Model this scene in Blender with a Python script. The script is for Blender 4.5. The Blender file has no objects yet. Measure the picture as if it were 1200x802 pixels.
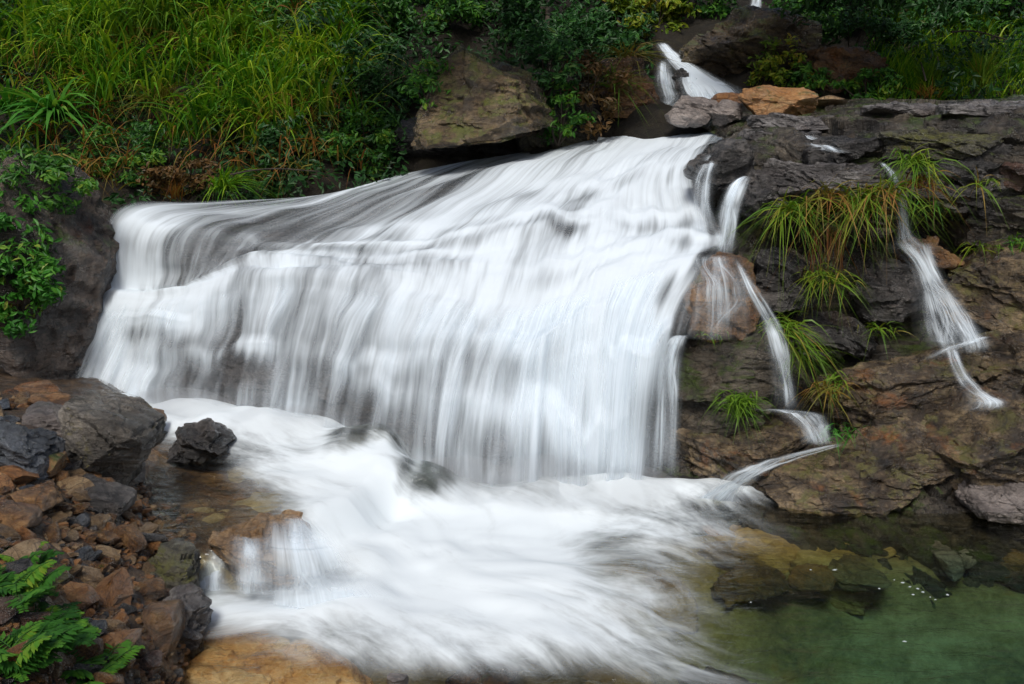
import bpy, bmesh, math, random
import numpy as np
from mathutils import Vector, Matrix, Euler

random.seed(7)
RNG = np.random.default_rng(11)
S = bpy.context.scene

# ------------------------------------------------------------------ camera, sky, sun, exposure
F_PX, CX, CY, CAM_H, PITCH = 1178.0, 600.0, 401.0, 3.0, math.radians(12.0)
cam = bpy.data.objects.new('camera', bpy.data.cameras.new('camera'))
S.collection.objects.link(cam)
cam.location = (0, 0, CAM_H)
cam.rotation_euler = (math.radians(90) - PITCH, 0, 0)
cam.data.sensor_width = 36.0
cam.data.lens = 36.0 * F_PX / 1200.0
cam.data.clip_end = 500
S.camera = cam

W = bpy.data.worlds.new('World'); S.world = W; W.use_nodes = True
SUN_EL, SUN_AZ = math.radians(54), math.radians(192)      # azimuth: direction the light comes from, clockwise from +Y
wn = W.node_tree.nodes; wl = W.node_tree.links
sky = wn.new('ShaderNodeTexSky'); sky.sky_type = 'NISHITA'; sky.sun_disc = False
sky.sun_elevation = SUN_EL; sky.sun_rotation = SUN_AZ
sky.air_density = 1.0; sky.dust_density = 4.0; sky.ozone_density = 0.6
wl.new(sky.outputs[0], wn['Background'].inputs['Color'])
wn['Background'].inputs['Strength'].default_value = 0.085
sd = bpy.data.lights.new('sun', 'SUN'); sun = bpy.data.objects.new('sun', sd)
S.collection.objects.link(sun)
sd.energy = 1.9; sd.angle = math.radians(16); sd.color = (1.0, 0.97, 0.92)
sdir = Vector((math.sin(SUN_AZ) * math.cos(SUN_EL), math.cos(SUN_AZ) * math.cos(SUN_EL), math.sin(SUN_EL)))
sun.rotation_euler = sdir.to_track_quat('Z', 'Y').to_euler()
sun.location = (0, 0, 20)
S.view_settings.view_transform = 'Standard'; S.view_settings.look = 'None'
S.view_settings.exposure = 0.3; S.view_settings.gamma = 1.0
S.view_settings.use_curve_mapping = False
S.render.engine = 'CYCLES'
S.cycles.use_denoising = True
S.cycles.transparent_max_bounces = 12
S.cycles.max_bounces = 6
S.cycles.caustics_reflective = False; S.cycles.caustics_refractive = False

# ------------------------------------------------------------------ maths helpers
CP, SP = math.cos(PITCH), math.sin(PITCH)
def P(px, py, Y):
    """point seen at photo pixel px,py and standing Y metres in front of the photographer"""
    px, py, Y = np.asarray(px, float), np.asarray(py, float), np.asarray(Y, float)
    a = (px - CX) / F_PX; b = -(py - CY) / F_PX
    dx, dy, dz = a, CP + b * SP, -SP + b * CP
    t = Y / dy
    return np.stack(np.broadcast_arrays(dx * t, Y, CAM_H + dz * t), -1)
def PZ(px, py, z):
    px, py, z = np.asarray(px, float), np.asarray(py, float), np.asarray(z, float)
    a = (px - CX) / F_PX; b = -(py - CY) / F_PX
    dx, dy, dz = a, CP + b * SP, -SP + b * CP
    t = (z - CAM_H) / dz
    return np.stack(np.broadcast_arrays(dx * t, dy * t, z * np.ones_like(t)), -1)
def mpp(Y): return Y / F_PX                    # metres per photo pixel

def _h(ix, iy, iz, s):
    h = (ix.astype(np.int64) * 374761393 + iy.astype(np.int64) * 668265263 + iz.astype(np.int64) * 2147483647 + s * 974634777) & 0xFFFFFFFF
    h = ((h ^ (h >> 13)) * 1274126177) & 0xFFFFFFFF
    h = ((h ^ (h >> 16)) * 2246822519) & 0xFFFFFFFF
    h = h ^ (h >> 15)
    return (h & 0xFFFFFF) / float(0xFFFFFF)
def noise(p, s=0):
    p = np.asarray(p, float); i = np.floor(p); f = p - i; i = i.astype(np.int64)
    u = f * f * f * (f * (f * 6 - 15) + 10)
    r = 0
    for a in (0, 1):
        for b in (0, 1):
            for c in (0, 1):
                w = (u[..., 0] if a else 1 - u[..., 0]) * (u[..., 1] if b else 1 - u[..., 1]) * (u[..., 2] if c else 1 - u[..., 2])
                r = r + w * _h(i[..., 0] + a, i[..., 1] + b, i[..., 2] + c, s)
    return r * 2 - 1
def fbm(p, o=4, s=0):
    r, a, t = 0, 1.0, 0
    p = np.asarray(p, float)
    for k in range(o):
        r = r + a * noise(p, s + k * 17); t += a; a *= 0.5; p = p * 2.03 + 5.1
    return r / t * 1.4
def cells(p, s=0):
    p = np.asarray(p, float); i = np.floor(p).astype(np.int64)
    f1 = np.full(p.shape[:-1], 9.0); f2 = f1.copy()
    rid = np.zeros(p.shape[:-1] + (4,)); off = np.zeros_like(p)
    for a in (-1, 0, 1):
        for b in (-1, 0, 1):
            for c in (-1, 0, 1):
                x, y, z = i[..., 0] + a, i[..., 1] + b, i[..., 2] + c
                q = np.stack([x + _h(x, y, z, s + 1), y + _h(x, y, z, s + 2), z + _h(x, y, z, s + 3)], -1)
                d = np.linalg.norm(p - q, axis=-1)
                m = d < f1
                f2 = np.where(m, f1, np.minimum(f2, d)); f1 = np.where(m, d, f1)
                hh = np.stack([_h(x, y, z, s + 5 + k) for k in range(4)], -1)
                rid = np.where(m[..., None], hh, rid); off = np.where(m[..., None], p - q, off)
    return f1, f2, rid, off
def facets(p, s=0, tilt=0.9, crack=0.35):
    """blocky relief of broken rock in about -1..1"""
    f1, f2, rid, off = cells(p, s)
    d = (rid[..., 3] - 0.5) * 1.1 + ((rid[..., :3] - 0.5) * 2 * tilt * off).sum(-1)
    return d - crack * np.exp(-(f2 - f1) / 0.06)
def smooth(a, b, x):
    t = np.clip((x - a) / (b - a), 0, 1); return t * t * (3 - 2 * t)
def cr(K, t):
    """Catmull-Rom through K (n,...) at parameters t in 0..n-1"""
    n = len(K); t = np.clip(t, 0, n - 1 - 1e-6); i = np.floor(t).astype(int); f = (t - i)
    sh = (len(t),) + (1,) * (K.ndim - 1); f = f.reshape(sh)
    g = lambda j: K[np.clip(j, 0, n - 1)]
    p0, p1, p2, p3 = g(i - 1), g(i), g(i + 1), g(i + 2)
    return 0.5 * (2 * p1 + (p2 - p0) * f + (2 * p0 - 5 * p1 + 4 * p2 - p3) * f * f + (3 * p1 - 3 * p2 + p3 - p0) * f ** 3)
def grid_from(K, nv, nu):
    K = np.asarray(K, float)
    A = cr(K, np.linspace(0, len(K) - 1, nv))
    B = cr(np.swapaxes(A, 0, 1), np.linspace(0, K.shape[1] - 1, nu))
    return np.swapaxes(B, 0, 1)
def grid_normals(G):
    du = np.gradient(G, axis=1); dv = np.gradient(G, axis=0)
    n = np.cross(dv, du); n /= np.linalg.norm(n, axis=-1, keepdims=True) + 1e-9
    s = np.sign((n * (np.array([0, 0, CAM_H + 3]) - G)).sum(-1, keepdims=True)); s[s == 0] = 1
    return n * s
def blur(a, k, ax):
    for _ in range(k):
        a = (np.take(a, np.clip(np.arange(a.shape[ax]) - 1, 0, None), ax) + 2 * a + np.take(a, np.clip(np.arange(a.shape[ax]) + 1, None, a.shape[ax] - 1), ax)) / 4
    return a

# ------------------------------------------------------------------ mesh helpers
def mesh_of(name, V, Fq, mat, uv=None, attrs=None, sharp=None, smooth_shade=True):
    V = np.asarray(V, np.float32).reshape(-1, 3); Fq = np.asarray(Fq, np.int32); k = Fq.shape[1]
    me = bpy.data.meshes.new(name)
    me.vertices.add(len(V)); me.vertices.foreach_set('co', V.ravel())
    me.loops.add(Fq.size); me.loops.foreach_set('vertex_index', Fq.ravel())
    me.polygons.add(len(Fq)); me.polygons.foreach_set('loop_start', np.arange(0, Fq.size, k, dtype=np.int32))
    me.polygons.foreach_set('loop_total', np.full(len(Fq), k, np.int32))
    me.update(calc_edges=True)
    me.polygons.foreach_set('use_smooth', np.full(len(Fq), smooth_shade))
    if uv is not None:
        l = me.uv_layers.new(name='UVMap'); l.data.foreach_set('uv', np.asarray(uv, np.float32).reshape(-1, 2)[Fq.ravel()].ravel())
    for nm, a in (attrs or {}).items():
        at = me.attributes.new(nm, 'FLOAT', 'POINT'); at.data.foreach_set('value', np.asarray(a, np.float32).ravel())
    if sharp: me.set_sharp_from_angle(angle=math.radians(sharp))
    me.materials.append(mat)
    return me
def link(name, me, parent=None, loc=None):
    o = bpy.data.objects.new(name, me); S.collection.objects.link(o)
    if parent: o.parent = parent
    if loc is not None: o.location = [float(v) for v in loc]
    return o
def tag(o, label=None, cat=None, group=None, kind=None):
    if label: o['label'] = label
    if cat: o['category'] = cat
    if group: o['group'] = group
    if kind: o['kind'] = kind
    return o
def gfaces(nv, nu, flip=False):
    i = np.arange(nv * nu).reshape(nv, nu)
    f = np.stack([i[:-1, :-1], i[:-1, 1:], i[1:, 1:], i[1:, :-1]], -1).reshape(-1, 4)
    return f[:, ::-1] if flip else f
def centred(name, V, F, mat, parent=None, base=True, **k):
    """object whose origin is at the base centre of its mesh"""
    V = np.asarray(V, float).reshape(-1, 3); c = (V.min(0) + V.max(0)) / 2
    if base: c[2] = V[:, 2].min()
    loc = c if parent is None else None
    if parent is not None: c = np.array(parent.location)
    return link(name, mesh_of(name, V - c, F, mat, **k), parent, loc)

# ------------------------------------------------------------------ materials
def newmat(name):
    m = bpy.data.materials.new(name); m.use_nodes = True; nt = m.node_tree; nt.nodes.clear()
    out = nt.nodes.new('ShaderNodeOutputMaterial')
    return m, nt, out
class N:
    def __init__(s, nt): s.t = nt
    def n(s, typ, **kw):
        x = s.t.nodes.new('ShaderNode' + typ)
        for k, v in kw.items(): setattr(x, k, v)
        return x
    def set(s, node, key, v):
        if isinstance(v, bpy.types.NodeSocket): s.t.links.new(v, node.inputs[key])
        else: node.inputs[key].default_value = v
    def noise(s, vec, scale, detail=5, rough=0.55, dist=0.0):
        x = s.n('TexNoise'); s.set(x, 'Vector', vec); s.set(x, 'Scale', scale); s.set(x, 'Detail', detail); s.set(x, 'Roughness', rough); s.set(x, 'Distortion', dist)
        return x.outputs['Fac']
    def map(s, vec, loc=(0, 0, 0), rot=(0, 0, 0), scale=(1, 1, 1)):
        x = s.n('Mapping'); s.set(x, 'Vector', vec); s.set(x, 'Location', loc); s.set(x, 'Rotation', rot); s.set(x, 'Scale', scale)
        return x.outputs[0]
    def math(s, op, a, b=0.0, clamp=False):
        x = s.n('Math', operation=op, use_clamp=clamp); s.set(x, 0, a); s.set(x, 1, b); return x.outputs[0]
    def rng(s, v, a, b, c=0.0, d=1.0):
        x = s.n('MapRange', interpolation_type='SMOOTHSTEP'); s.set(x, 'Value', v); s.set(x, 'From Min', a); s.set(x, 'From Max', b); s.set(x, 'To Min', c); s.set(x, 'To Max', d)
        return x.outputs[0]
    def mix(s, f, a, b, mode='MIX'):
        x = s.n('Mix', data_type='RGBA', blend_type=mode); s.set(x, 0, f); s.set(x, 6, a); s.set(x, 7, b); return x.outputs[2]
    def ramp(s, f, stops):
        x = s.n('ValToRGB'); e = x.color_ramp.elements
        while len(e) < len(stops): e.new(0.5)
        for k, (p, c) in enumerate(stops): e[k].position = p; e[k].color = (*c, 1)
        s.set(x, 0, f); return x.outputs[0]
    def bump(s, h, strength, dist, nrm=None):
        x = s.n('Bump'); s.set(x, 'Height', h); s.set(x, 'Strength', strength); s.set(x, 'Distance', dist)
        if nrm: s.set(x, 'Normal', nrm)
        return x.outputs[0]
def col(c): return (*c, 1.0)

def rock_mat(name, dark, mid, light, stain=None, moss=0.0, scale=1.0, strata=(0.3, 0.25, 0.1), rough=(0.14, 0.5), mosscol=(0.05, 0.075, 0.012), vary=0.25, stain_amt=0.5, cracks=((2.4, .03), (7.5, .05)), wet=1.0):
    m, nt, out = newmat(name); g = N(nt)
    co = g.n('TexCoord').outputs['Object']
    inf = g.n('ObjectInfo')
    off = g.n('VectorMath', operation='SCALE'); nt.links.new(inf.outputs['Location'], off.inputs[0]); off.inputs['Scale'].default_value = 3.1
    ad = g.n('VectorMath', operation='ADD'); nt.links.new(co, ad.inputs[0]); nt.links.new(off.outputs[0], ad.inputs[1]); v = ad.outputs[0]
    big = g.noise(v, 2.2 * scale, 6, 0.62, 0.4)
    st = g.noise(g.map(v, rot=strata, scale=(2.6 * scale, 4 * scale, 11 * scale)), 1.0, 7, 0.65, 0.5)
    fine = g.noise(v, 22 * scale, 8, 0.78)
    f = g.math('ADD', g.math('MULTIPLY', big, 0.45), g.math('ADD', g.math('MULTIPLY', st, 0.35), g.math('MULTIPLY', fine, 0.36)))
    f = g.math('SUBTRACT', f, 0.055)
    c = g.ramp(f, [(0.40, dark), (0.51, mid), (0.65, light)])
    if stain:
        sm = g.rng(g.noise(g.map(v, loc=(3, 1, 7)), 1.7 * scale, 5, 0.6, 0.6), 0.56, 0.7)
        c = g.mix(g.math('MULTIPLY', sm, stain_amt), c, col(stain))
    # pale mineral flecks and dark pits
    fl = g.rng(g.noise(g.map(v, loc=(9, 4, 2)), 11 * scale, 8, 0.75), 0.64, 0.72)
    c = g.mix(g.math('MULTIPLY', fl, 0.35), c, col(tuple(min(1, x * 1.7 + 0.03) for x in light)))
    if moss > 0:
        nz = g.n('SeparateXYZ'); nt.links.new(g.n('NewGeometry').outputs['Normal'], nz.inputs[0])
        mm = g.math('MULTIPLY', g.rng(nz.outputs['Z'], -0.1, 0.7), g.rng(g.noise(g.map(v, loc=(5, 5, 5)), 3.0 * scale, 7, 0.7), 0.62 - 0.25 * moss, 0.72 - 0.25 * moss))
        mc = g.mix(g.noise(v, 30, 3), col(tuple(x * 0.6 for x in mosscol)), col(tuple(x * 1.5 for x in mosscol)))
        c = g.mix(mm, c, mc)
    for k_, (vs_, wd_) in enumerate(cracks):
        vr = g.n('TexVoronoi', feature='DISTANCE_TO_EDGE'); wv = g.n('VectorMath', operation='ADD')
        nn_ = g.n('TexNoise'); g.set(nn_, 'Vector', v); g.set(nn_, 'Scale', 3.0 * scale); nt.links.new(g.map(v, rot=strata, scale=(1, 1, 2.8)), wv.inputs[0])
        sc_ = g.n('VectorMath', operation='SCALE'); nt.links.new(nn_.outputs['Color'], sc_.inputs[0]); sc_.inputs['Scale'].default_value = .25; nt.links.new(sc_.outputs[0], wv.inputs[1])
        g.set(vr, 'Vector', wv.outputs[0]); g.set(vr, 'Scale', vs_ * scale)
        c = g.mix(g.rng(vr.outputs['Distance'], 0.0, wd_, .6 if k_ == 0 else .4, 0.0), c, col(tuple(x * .5 for x in dark)))
    hs = g.n('HueSaturation'); g.set(hs, 'Color', c)
    g.set(hs, 'Value', g.math('ADD', 1 - vary, g.math('MULTIPLY', inf.outputs['Random'], 2 * vary)))
    b = g.n('BsdfPrincipled'); nt.links.new(hs.outputs[0], b.inputs['Base Color'])
    g.set(b, 'Roughness', g.rng(g.noise(v, 7 * scale, 4), 0.35, 0.65, rough[0], rough[1]))
    b.inputs['Specular IOR Level'].default_value = 0.55
    g.set(b, 'Coat Weight', g.rng(g.noise(g.map(v, loc=(2, 8, 3)), 2.5 * scale, 4), 0.38, 0.58, 0.15 * wet, 0.85 * wet)); b.inputs['Coat Roughness'].default_value = 0.24
    h = g.math('ADD', g.math('MULTIPLY', st, 1.0), g.math('MULTIPLY', fine, 0.45))
    n1 = g.bump(h, 1.0, 0.07 / scale)
    vo = g.n('TexVoronoi', feature='DISTANCE_TO_EDGE'); g.set(vo, 'Vector', g.map(v, rot=strata, scale=(1, 1, 2.6))); g.set(vo, 'Scale', 3.2 * scale)
    n2 = g.bump(g.rng(vo.outputs['Distance'], 0.0, 0.04), 0.25, 0.02, n1)
    nt.links.new(n2, b.inputs['Normal']); nt.links.new(n2, b.inputs['Coat Normal']); nt.links.new(b.outputs[0], out.inputs[0])
    return m

M = {}
M['slate'] = rock_mat('dark_wet_slate', (0.006, 0.006, 0.006), (0.027, 0.025, 0.024), (0.17, 0.155, 0.145), stain=(0.06, 0.033, 0.016), stain_amt=0.5)
M['hollow'] = rock_mat('shade_black_rock', (0.003, 0.003, 0.003), (0.008, 0.007, 0.006), (0.03, 0.026, 0.02), rough=(0.6, 0.9))  # near-black colour stands in for deep shade under the overhangs
M['cliff'] = rock_mat('cliff_rock', (0.007, 0.006, 0.005), (0.037, 0.03, 0.022), (0.18, 0.15, 0.11), stain=(0.07, 0.045, 0.02), moss=0.55, scale=0.9, stain_amt=0.6)
M['greyslab'] = rock_mat('grey_wet_slab', (0.02, 0.018, 0.018), (0.095, 0.086, 0.083), (0.3, 0.285, 0.275), stain=(0.1, 0.06, 0.04), rough=(0.18, 0.5))
M['brown'] = rock_mat('brown_rock', (0.018, 0.009, 0.004), (0.125, 0.06, 0.021), (0.33, 0.185, 0.07), stain=(0.28, 0.09, 0.015), moss=0.12)
M['ochre'] = rock_mat('ochre_lichen_rock', (0.01, 0.007, 0.005), (0.058, 0.039, 0.022), (0.34, 0.25, 0.14), stain=(0.26, 0.1, 0.025), moss=0.45, scale=1.2, stain_amt=0.8, mosscol=(0.11, 0.1, 0.03))
M['rust'] = rock_mat('rust_orange_stone', (0.09, 0.035, 0.01), (0.26, 0.11, 0.03), (0.42, 0.24, 0.1), stain=(0.12, 0.1, 0.06), rough=(0.3, 0.6))
M['tan'] = rock_mat('tan_stone', (0.08, 0.045, 0.02), (0.22, 0.135, 0.06), (0.45, 0.33, 0.19), rough=(0.3, 0.65))
M['bluegrey'] = rock_mat('blue_grey_slate', (0.02, 0.024, 0.03), (0.06, 0.07, 0.085), (0.17, 0.19, 0.22), rough=(0.2, 0.45))
M['redbrown'] = rock_mat('red_brown_stone', (0.02, 0.01, 0.007), (0.08, 0.04, 0.028), (0.2, 0.12, 0.085))
M['mossy'] = rock_mat('mossy_dark_rock', (0.016, 0.015, 0.01), (0.05, 0.045, 0.03), (0.14, 0.13, 0.08), stain=(0.1, 0.08, 0.02), moss=0.5, mosscol=(0.09, 0.09, 0.018), stain_amt=0.5)
M['boulder'] = rock_mat('big_tan_mossy_boulder', (0.01, 0.007, 0.004), (0.06, 0.04, 0.021), (0.23, 0.165, 0.085), stain=(0.1, 0.09, 0.022), moss=0.6, stain_amt=0.7, mosscol=(0.09, 0.1, 0.02))
M['orangeboulder'] = rock_mat('orange_boulder_stone', (0.13, 0.055, 0.015), (0.34, 0.16, 0.05), (0.5, 0.33, 0.17), moss=0.35, rough=(0.3, 0.6))
M['pink'] = rock_mat('pink_grey_stone', (0.07, 0.06, 0.055), (0.2, 0.17, 0.155), (0.38, 0.33, 0.3), stain=(0.15, 0.09, 0.06), rough=(0.2, 0.5))
M['bedrock'] = rock_mat('fall_bedrock', (0.012, 0.012, 0.013), (0.045, 0.043, 0.043), (0.12, 0.11, 0.105), stain=(0.07, 0.045, 0.02), rough=(0.12, 0.35))
M['bankdirt'] = rock_mat('wet_bank_dirt', (0.008, 0.005, 0.003), (0.035, 0.021, 0.011), (0.11, 0.066, 0.03), scale=3, rough=(0.4, 0.8))
M['basinbed'] = rock_mat('brown_gold_bed', (0.02, 0.012, 0.006), (0.11, 0.06, 0.024), (0.3, 0.18, 0.075), stain=(0.26, 0.12, 0.03), scale=1.3)
M['poolbed'] = rock_mat('pool_bed', (0.09, 0.075, 0.035), (0.25, 0.19, 0.08), (0.45, 0.36, 0.18), stain=(0.42, 0.19, 0.05), cracks=(), wet=0.0, scale=0.7, rough=(0.5, 0.8))
M['goldslab'] = rock_mat('golden_submerged_stone', wet=0.0, cracks=(), dark=(0.16, 0.1, 0.03), mid=(0.4, 0.26, 0.09), light=(0.55, 0.4, 0.18), stain=(0.36, 0.13, 0.03), scale=0.8, rough=(0.5, 0.8))
M['tawny'] = rock_mat('tawny_wet_rock', (0.04, 0.02, 0.008), (0.2, 0.12, 0.055), (0.42, 0.3, 0.17), stain=(0.35, 0.13, 0.03), rough=(0.15, 0.4))
M['leftwall'] = rock_mat('rusty_dark_wall', (0.006, 0.005, 0.005), (0.035, 0.025, 0.019), (0.16, 0.115, 0.085), stain=(0.12, 0.045, 0.015), moss=0.2, stain_amt=0.8)
M['mossslab'] = rock_mat('grey_slab_with_moss_band', (0.02, 0.018, 0.015), (0.085, 0.075, 0.062), (0.26, 0.235, 0.2), stain=(0.14, 0.1, 0.025), moss=0.3, mosscol=(0.1, 0.085, 0.02), rough=(0.15, 0.45))
M['nearpale'] = rock_mat('pale_orange_stained_rock', (0.3, 0.13, 0.04), (0.52, 0.3, 0.12), (0.7, 0.55, 0.34), stain=(0.6, 0.12, 0.02), rough=(0.2, 0.4), stain_amt=0.95, scale=1.2, cracks=())

def soil_mat():
    m, nt, out = newmat('shade_dark_soil'); g = N(nt); co = g.n('TexCoord').outputs['Object']  # soil darkened in colour to supply the shade behind the shrubs
    c = g.ramp(g.noise(co, 3, 8, 0.7), [(0.35, (0.006, 0.005, 0.003)), (0.55, (0.02, 0.015, 0.008)), (0.75, (0.045, 0.04, 0.016))])
    b = g.n('BsdfPrincipled'); nt.links.new(c, b.inputs['Base Color']); b.inputs['Roughness'].default_value = 0.9
    nt.links.new(g.bump(g.noise(co, 12, 8, 0.7), 1, 0.1), b.inputs['Normal']); nt.links.new(b.outputs[0], out.inputs[0])
    return m
M['soil'] = soil_mat()

def leaf_mat(name, stops, trans=0.35, rough=0.45):
    """stops: colours picked leaf by leaf through the attribute tint"""
    m, nt, out = newmat(name); g = N(nt)
    at = g.n('Attribute', attribute_name='tint').outputs['Fac']
    c = g.ramp(at, stops)
    b = g.n('BsdfPrincipled'); nt.links.new(c, b.inputs['Base Color']); b.inputs['Roughness'].default_value = rough
    b.inputs['Specular IOR Level'].default_value = 0.35
    t = g.n('BsdfTranslucent'); nt.links.new(g.mix(1.0, c, col((1.0, 1.0, 0.55)), 'MULTIPLY'), t.inputs[0])
    x = g.n('MixShader'); x.inputs[0].default_value = trans
    nt.links.new(b.outputs[0], x.inputs[1]); nt.links.new(t.outputs[0], x.inputs[2]); nt.links.new(x.outputs[0], out.inputs[0])
    return m
M['grass'] = leaf_mat('tall_grass_blade', [(0, (0.03, 0.12, 0.01)), (0.4, (0.11, 0.29, 0.015)), (0.75, (0.33, 0.46, 0.025)), (0.9, (0.38, 0.38, 0.06)), (1.0, (0.3, 0.14, 0.04))])
M['tuft'] = leaf_mat('cliff_tuft_blade', [(0, (0.07, 0.17, 0.015)), (0.5, (0.15, 0.27, 0.02)), (0.72, (0.26, 0.3, 0.03)), (0.85, (0.3, 0.2, 0.05)), (1.0, (0.28, 0.12, 0.04))])
M['drytuft'] = leaf_mat('dry_tuft_blade', [(0, (0.13, 0.16, 0.02)), (0.4, (0.26, 0.2, 0.04)), (0.7, (0.3, 0.13, 0.035)), (1.0, (0.2, 0.07, 0.02))])
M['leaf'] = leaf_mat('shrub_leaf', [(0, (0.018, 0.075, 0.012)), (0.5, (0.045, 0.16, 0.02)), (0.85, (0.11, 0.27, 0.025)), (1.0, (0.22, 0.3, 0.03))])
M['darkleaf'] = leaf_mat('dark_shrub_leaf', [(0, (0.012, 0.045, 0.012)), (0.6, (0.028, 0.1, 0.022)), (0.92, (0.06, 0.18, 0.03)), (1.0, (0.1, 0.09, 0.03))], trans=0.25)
M['yellowleaf'] = leaf_mat('yellow_green_leaf', [(0, (0.05, 0.12, 0.01)), (0.5, (0.15, 0.24, 0.015)), (0.85, (0.33, 0.34, 0.03)), (1.0, (0.36, 0.22, 0.04))])
M['freshleaf'] = leaf_mat('fresh_leaf', [(0, (0.02, 0.1, 0.012)), (0.5, (0.045, 0.2, 0.02)), (0.9, (0.12, 0.32, 0.04)), (1.0, (0.25, 0.3, 0.05))])
M['deadleaf'] = leaf_mat('dead_brown_leaf', [(0, (0.04, 0.04, 0.012)), (0.5, (0.1, 0.06, 0.02)), (1.0, (0.2, 0.11, 0.04))])
M['rootlet'] = leaf_mat('rust_rootlets', [(0, (0.1, 0.04, 0.015)), (0.6, (0.24, 0.09, 0.03)), (1.0, (0.3, 0.17, 0.07))])
def bark_mat():
    m, nt, out = newmat('bark'); g = N(nt); co = g.n('TexCoord').outputs['Object']
    c = g.ramp(g.noise(g.map(co, scale=(8, 8, 1.5)), 2, 6), [(0.35, (0.012, 0.009, 0.006)), (0.7, (0.06, 0.045, 0.03))])
    b = g.n('BsdfPrincipled'); nt.links.new(c, b.inputs['Base Color']); b.inputs['Roughness'].default_value = 0.85
    nt.links.new(b.outputs[0], out.inputs[0]); return m
M['bark'] = bark_mat()

def veil_mat(name, us, vs, gain=1.0, tint=(0.82, 0.91, 0.98), contrast=1.0, floor_=0.0):
    """falling water: white silk whose cover follows the flow lines (UV) and the attribute cover"""
    m, nt, out = newmat(name); g = N(nt)
    uv = g.n('TexCoord').outputs['UV']
    cov = g.n('Attribute', attribute_name='cover').outputs['Fac']
    wob = g.noise(g.map(uv, scale=(us * 0.05, vs * 0.7, 1)), 1, 2)
    cmb = g.n('CombineXYZ'); nt.links.new(g.math('MULTIPLY', wob, 0.02), cmb.inputs[0])
    ad = g.n('VectorMath', operation='ADD'); nt.links.new(uv, ad.inputs[0]); nt.links.new(cmb.outputs[0], ad.inputs[1]); w = ad.outputs[0]
    a = g.noise(g.map(w, scale=(us * 0.18, vs * 0.5, 1)), 1, 2, 0.5)
    b = g.noise(g.map(w, loc=(3, 3, 0), scale=(us * 0.6, vs * 0.8, 1)), 1, 3, 0.55)
    c = g.noise(g.map(w, loc=(7, 1, 0), scale=(us * 2.0, vs * 1.2, 1)), 1, 2, 0.6)
    s = g.math('ADD', g.math('MULTIPLY', a, 0.4), g.math('ADD', g.math('MULTIPLY', b, 0.4), g.math('MULTIPLY', c, 0.2)))
    s = g.math('MULTIPLY', g.math('SUBTRACT', s, 0.5), contrast * 4.0)
    al = g.math('ADD', cov, g.math('MULTIPLY', s, g.math('MULTIPLY', g.math('MULTIPLY', cov, g.math('SUBTRACT', 1.35, cov)), 1.6)))
    al = g.math('MULTIPLY', g.math('MAXIMUM', al, 0.0), gain)
    # soft shoulder so that nothing clips hard
    al = g.rng(al, -0.05, 1.02, 0.0, 1.0)
    d = g.n('BsdfDiffuse'); d.inputs[0].default_value = col(tint)
    t = g.n('BsdfTranslucent'); t.inputs[0].default_value = col(tint)
    wb = g.n('MixShader'); wb.inputs[0].default_value = 0.22
    nt.links.new(d.outputs[0], wb.inputs[1]); nt.links.new(t.outputs[0], wb.inputs[2])
    nt.links.new(g.bump(s, 0.1, 0.02), d.inputs['Normal'])
    tr = g.n('BsdfTransparent')
    x = g.n('MixShader'); nt.links.new(al, x.inputs[0]); nt.links.new(tr.outputs[0], x.inputs[1]); nt.links.new(wb.outputs[0], x.inputs[2])
    nt.links.new(x.outputs[0], out.inputs[0]); return m
M['veil'] = veil_mat('falling_water', 60, 5)
M['veilthin'] = veil_mat('loose_falling_water', 75, 5, contrast=1.0)
M['strand'] = veil_mat('thin_falling_water', 12, 1.6, contrast=1.3)

M['cascade'] = veil_mat('little_cascade_silk', 6, 1.0, contrast=0.75)

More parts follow.
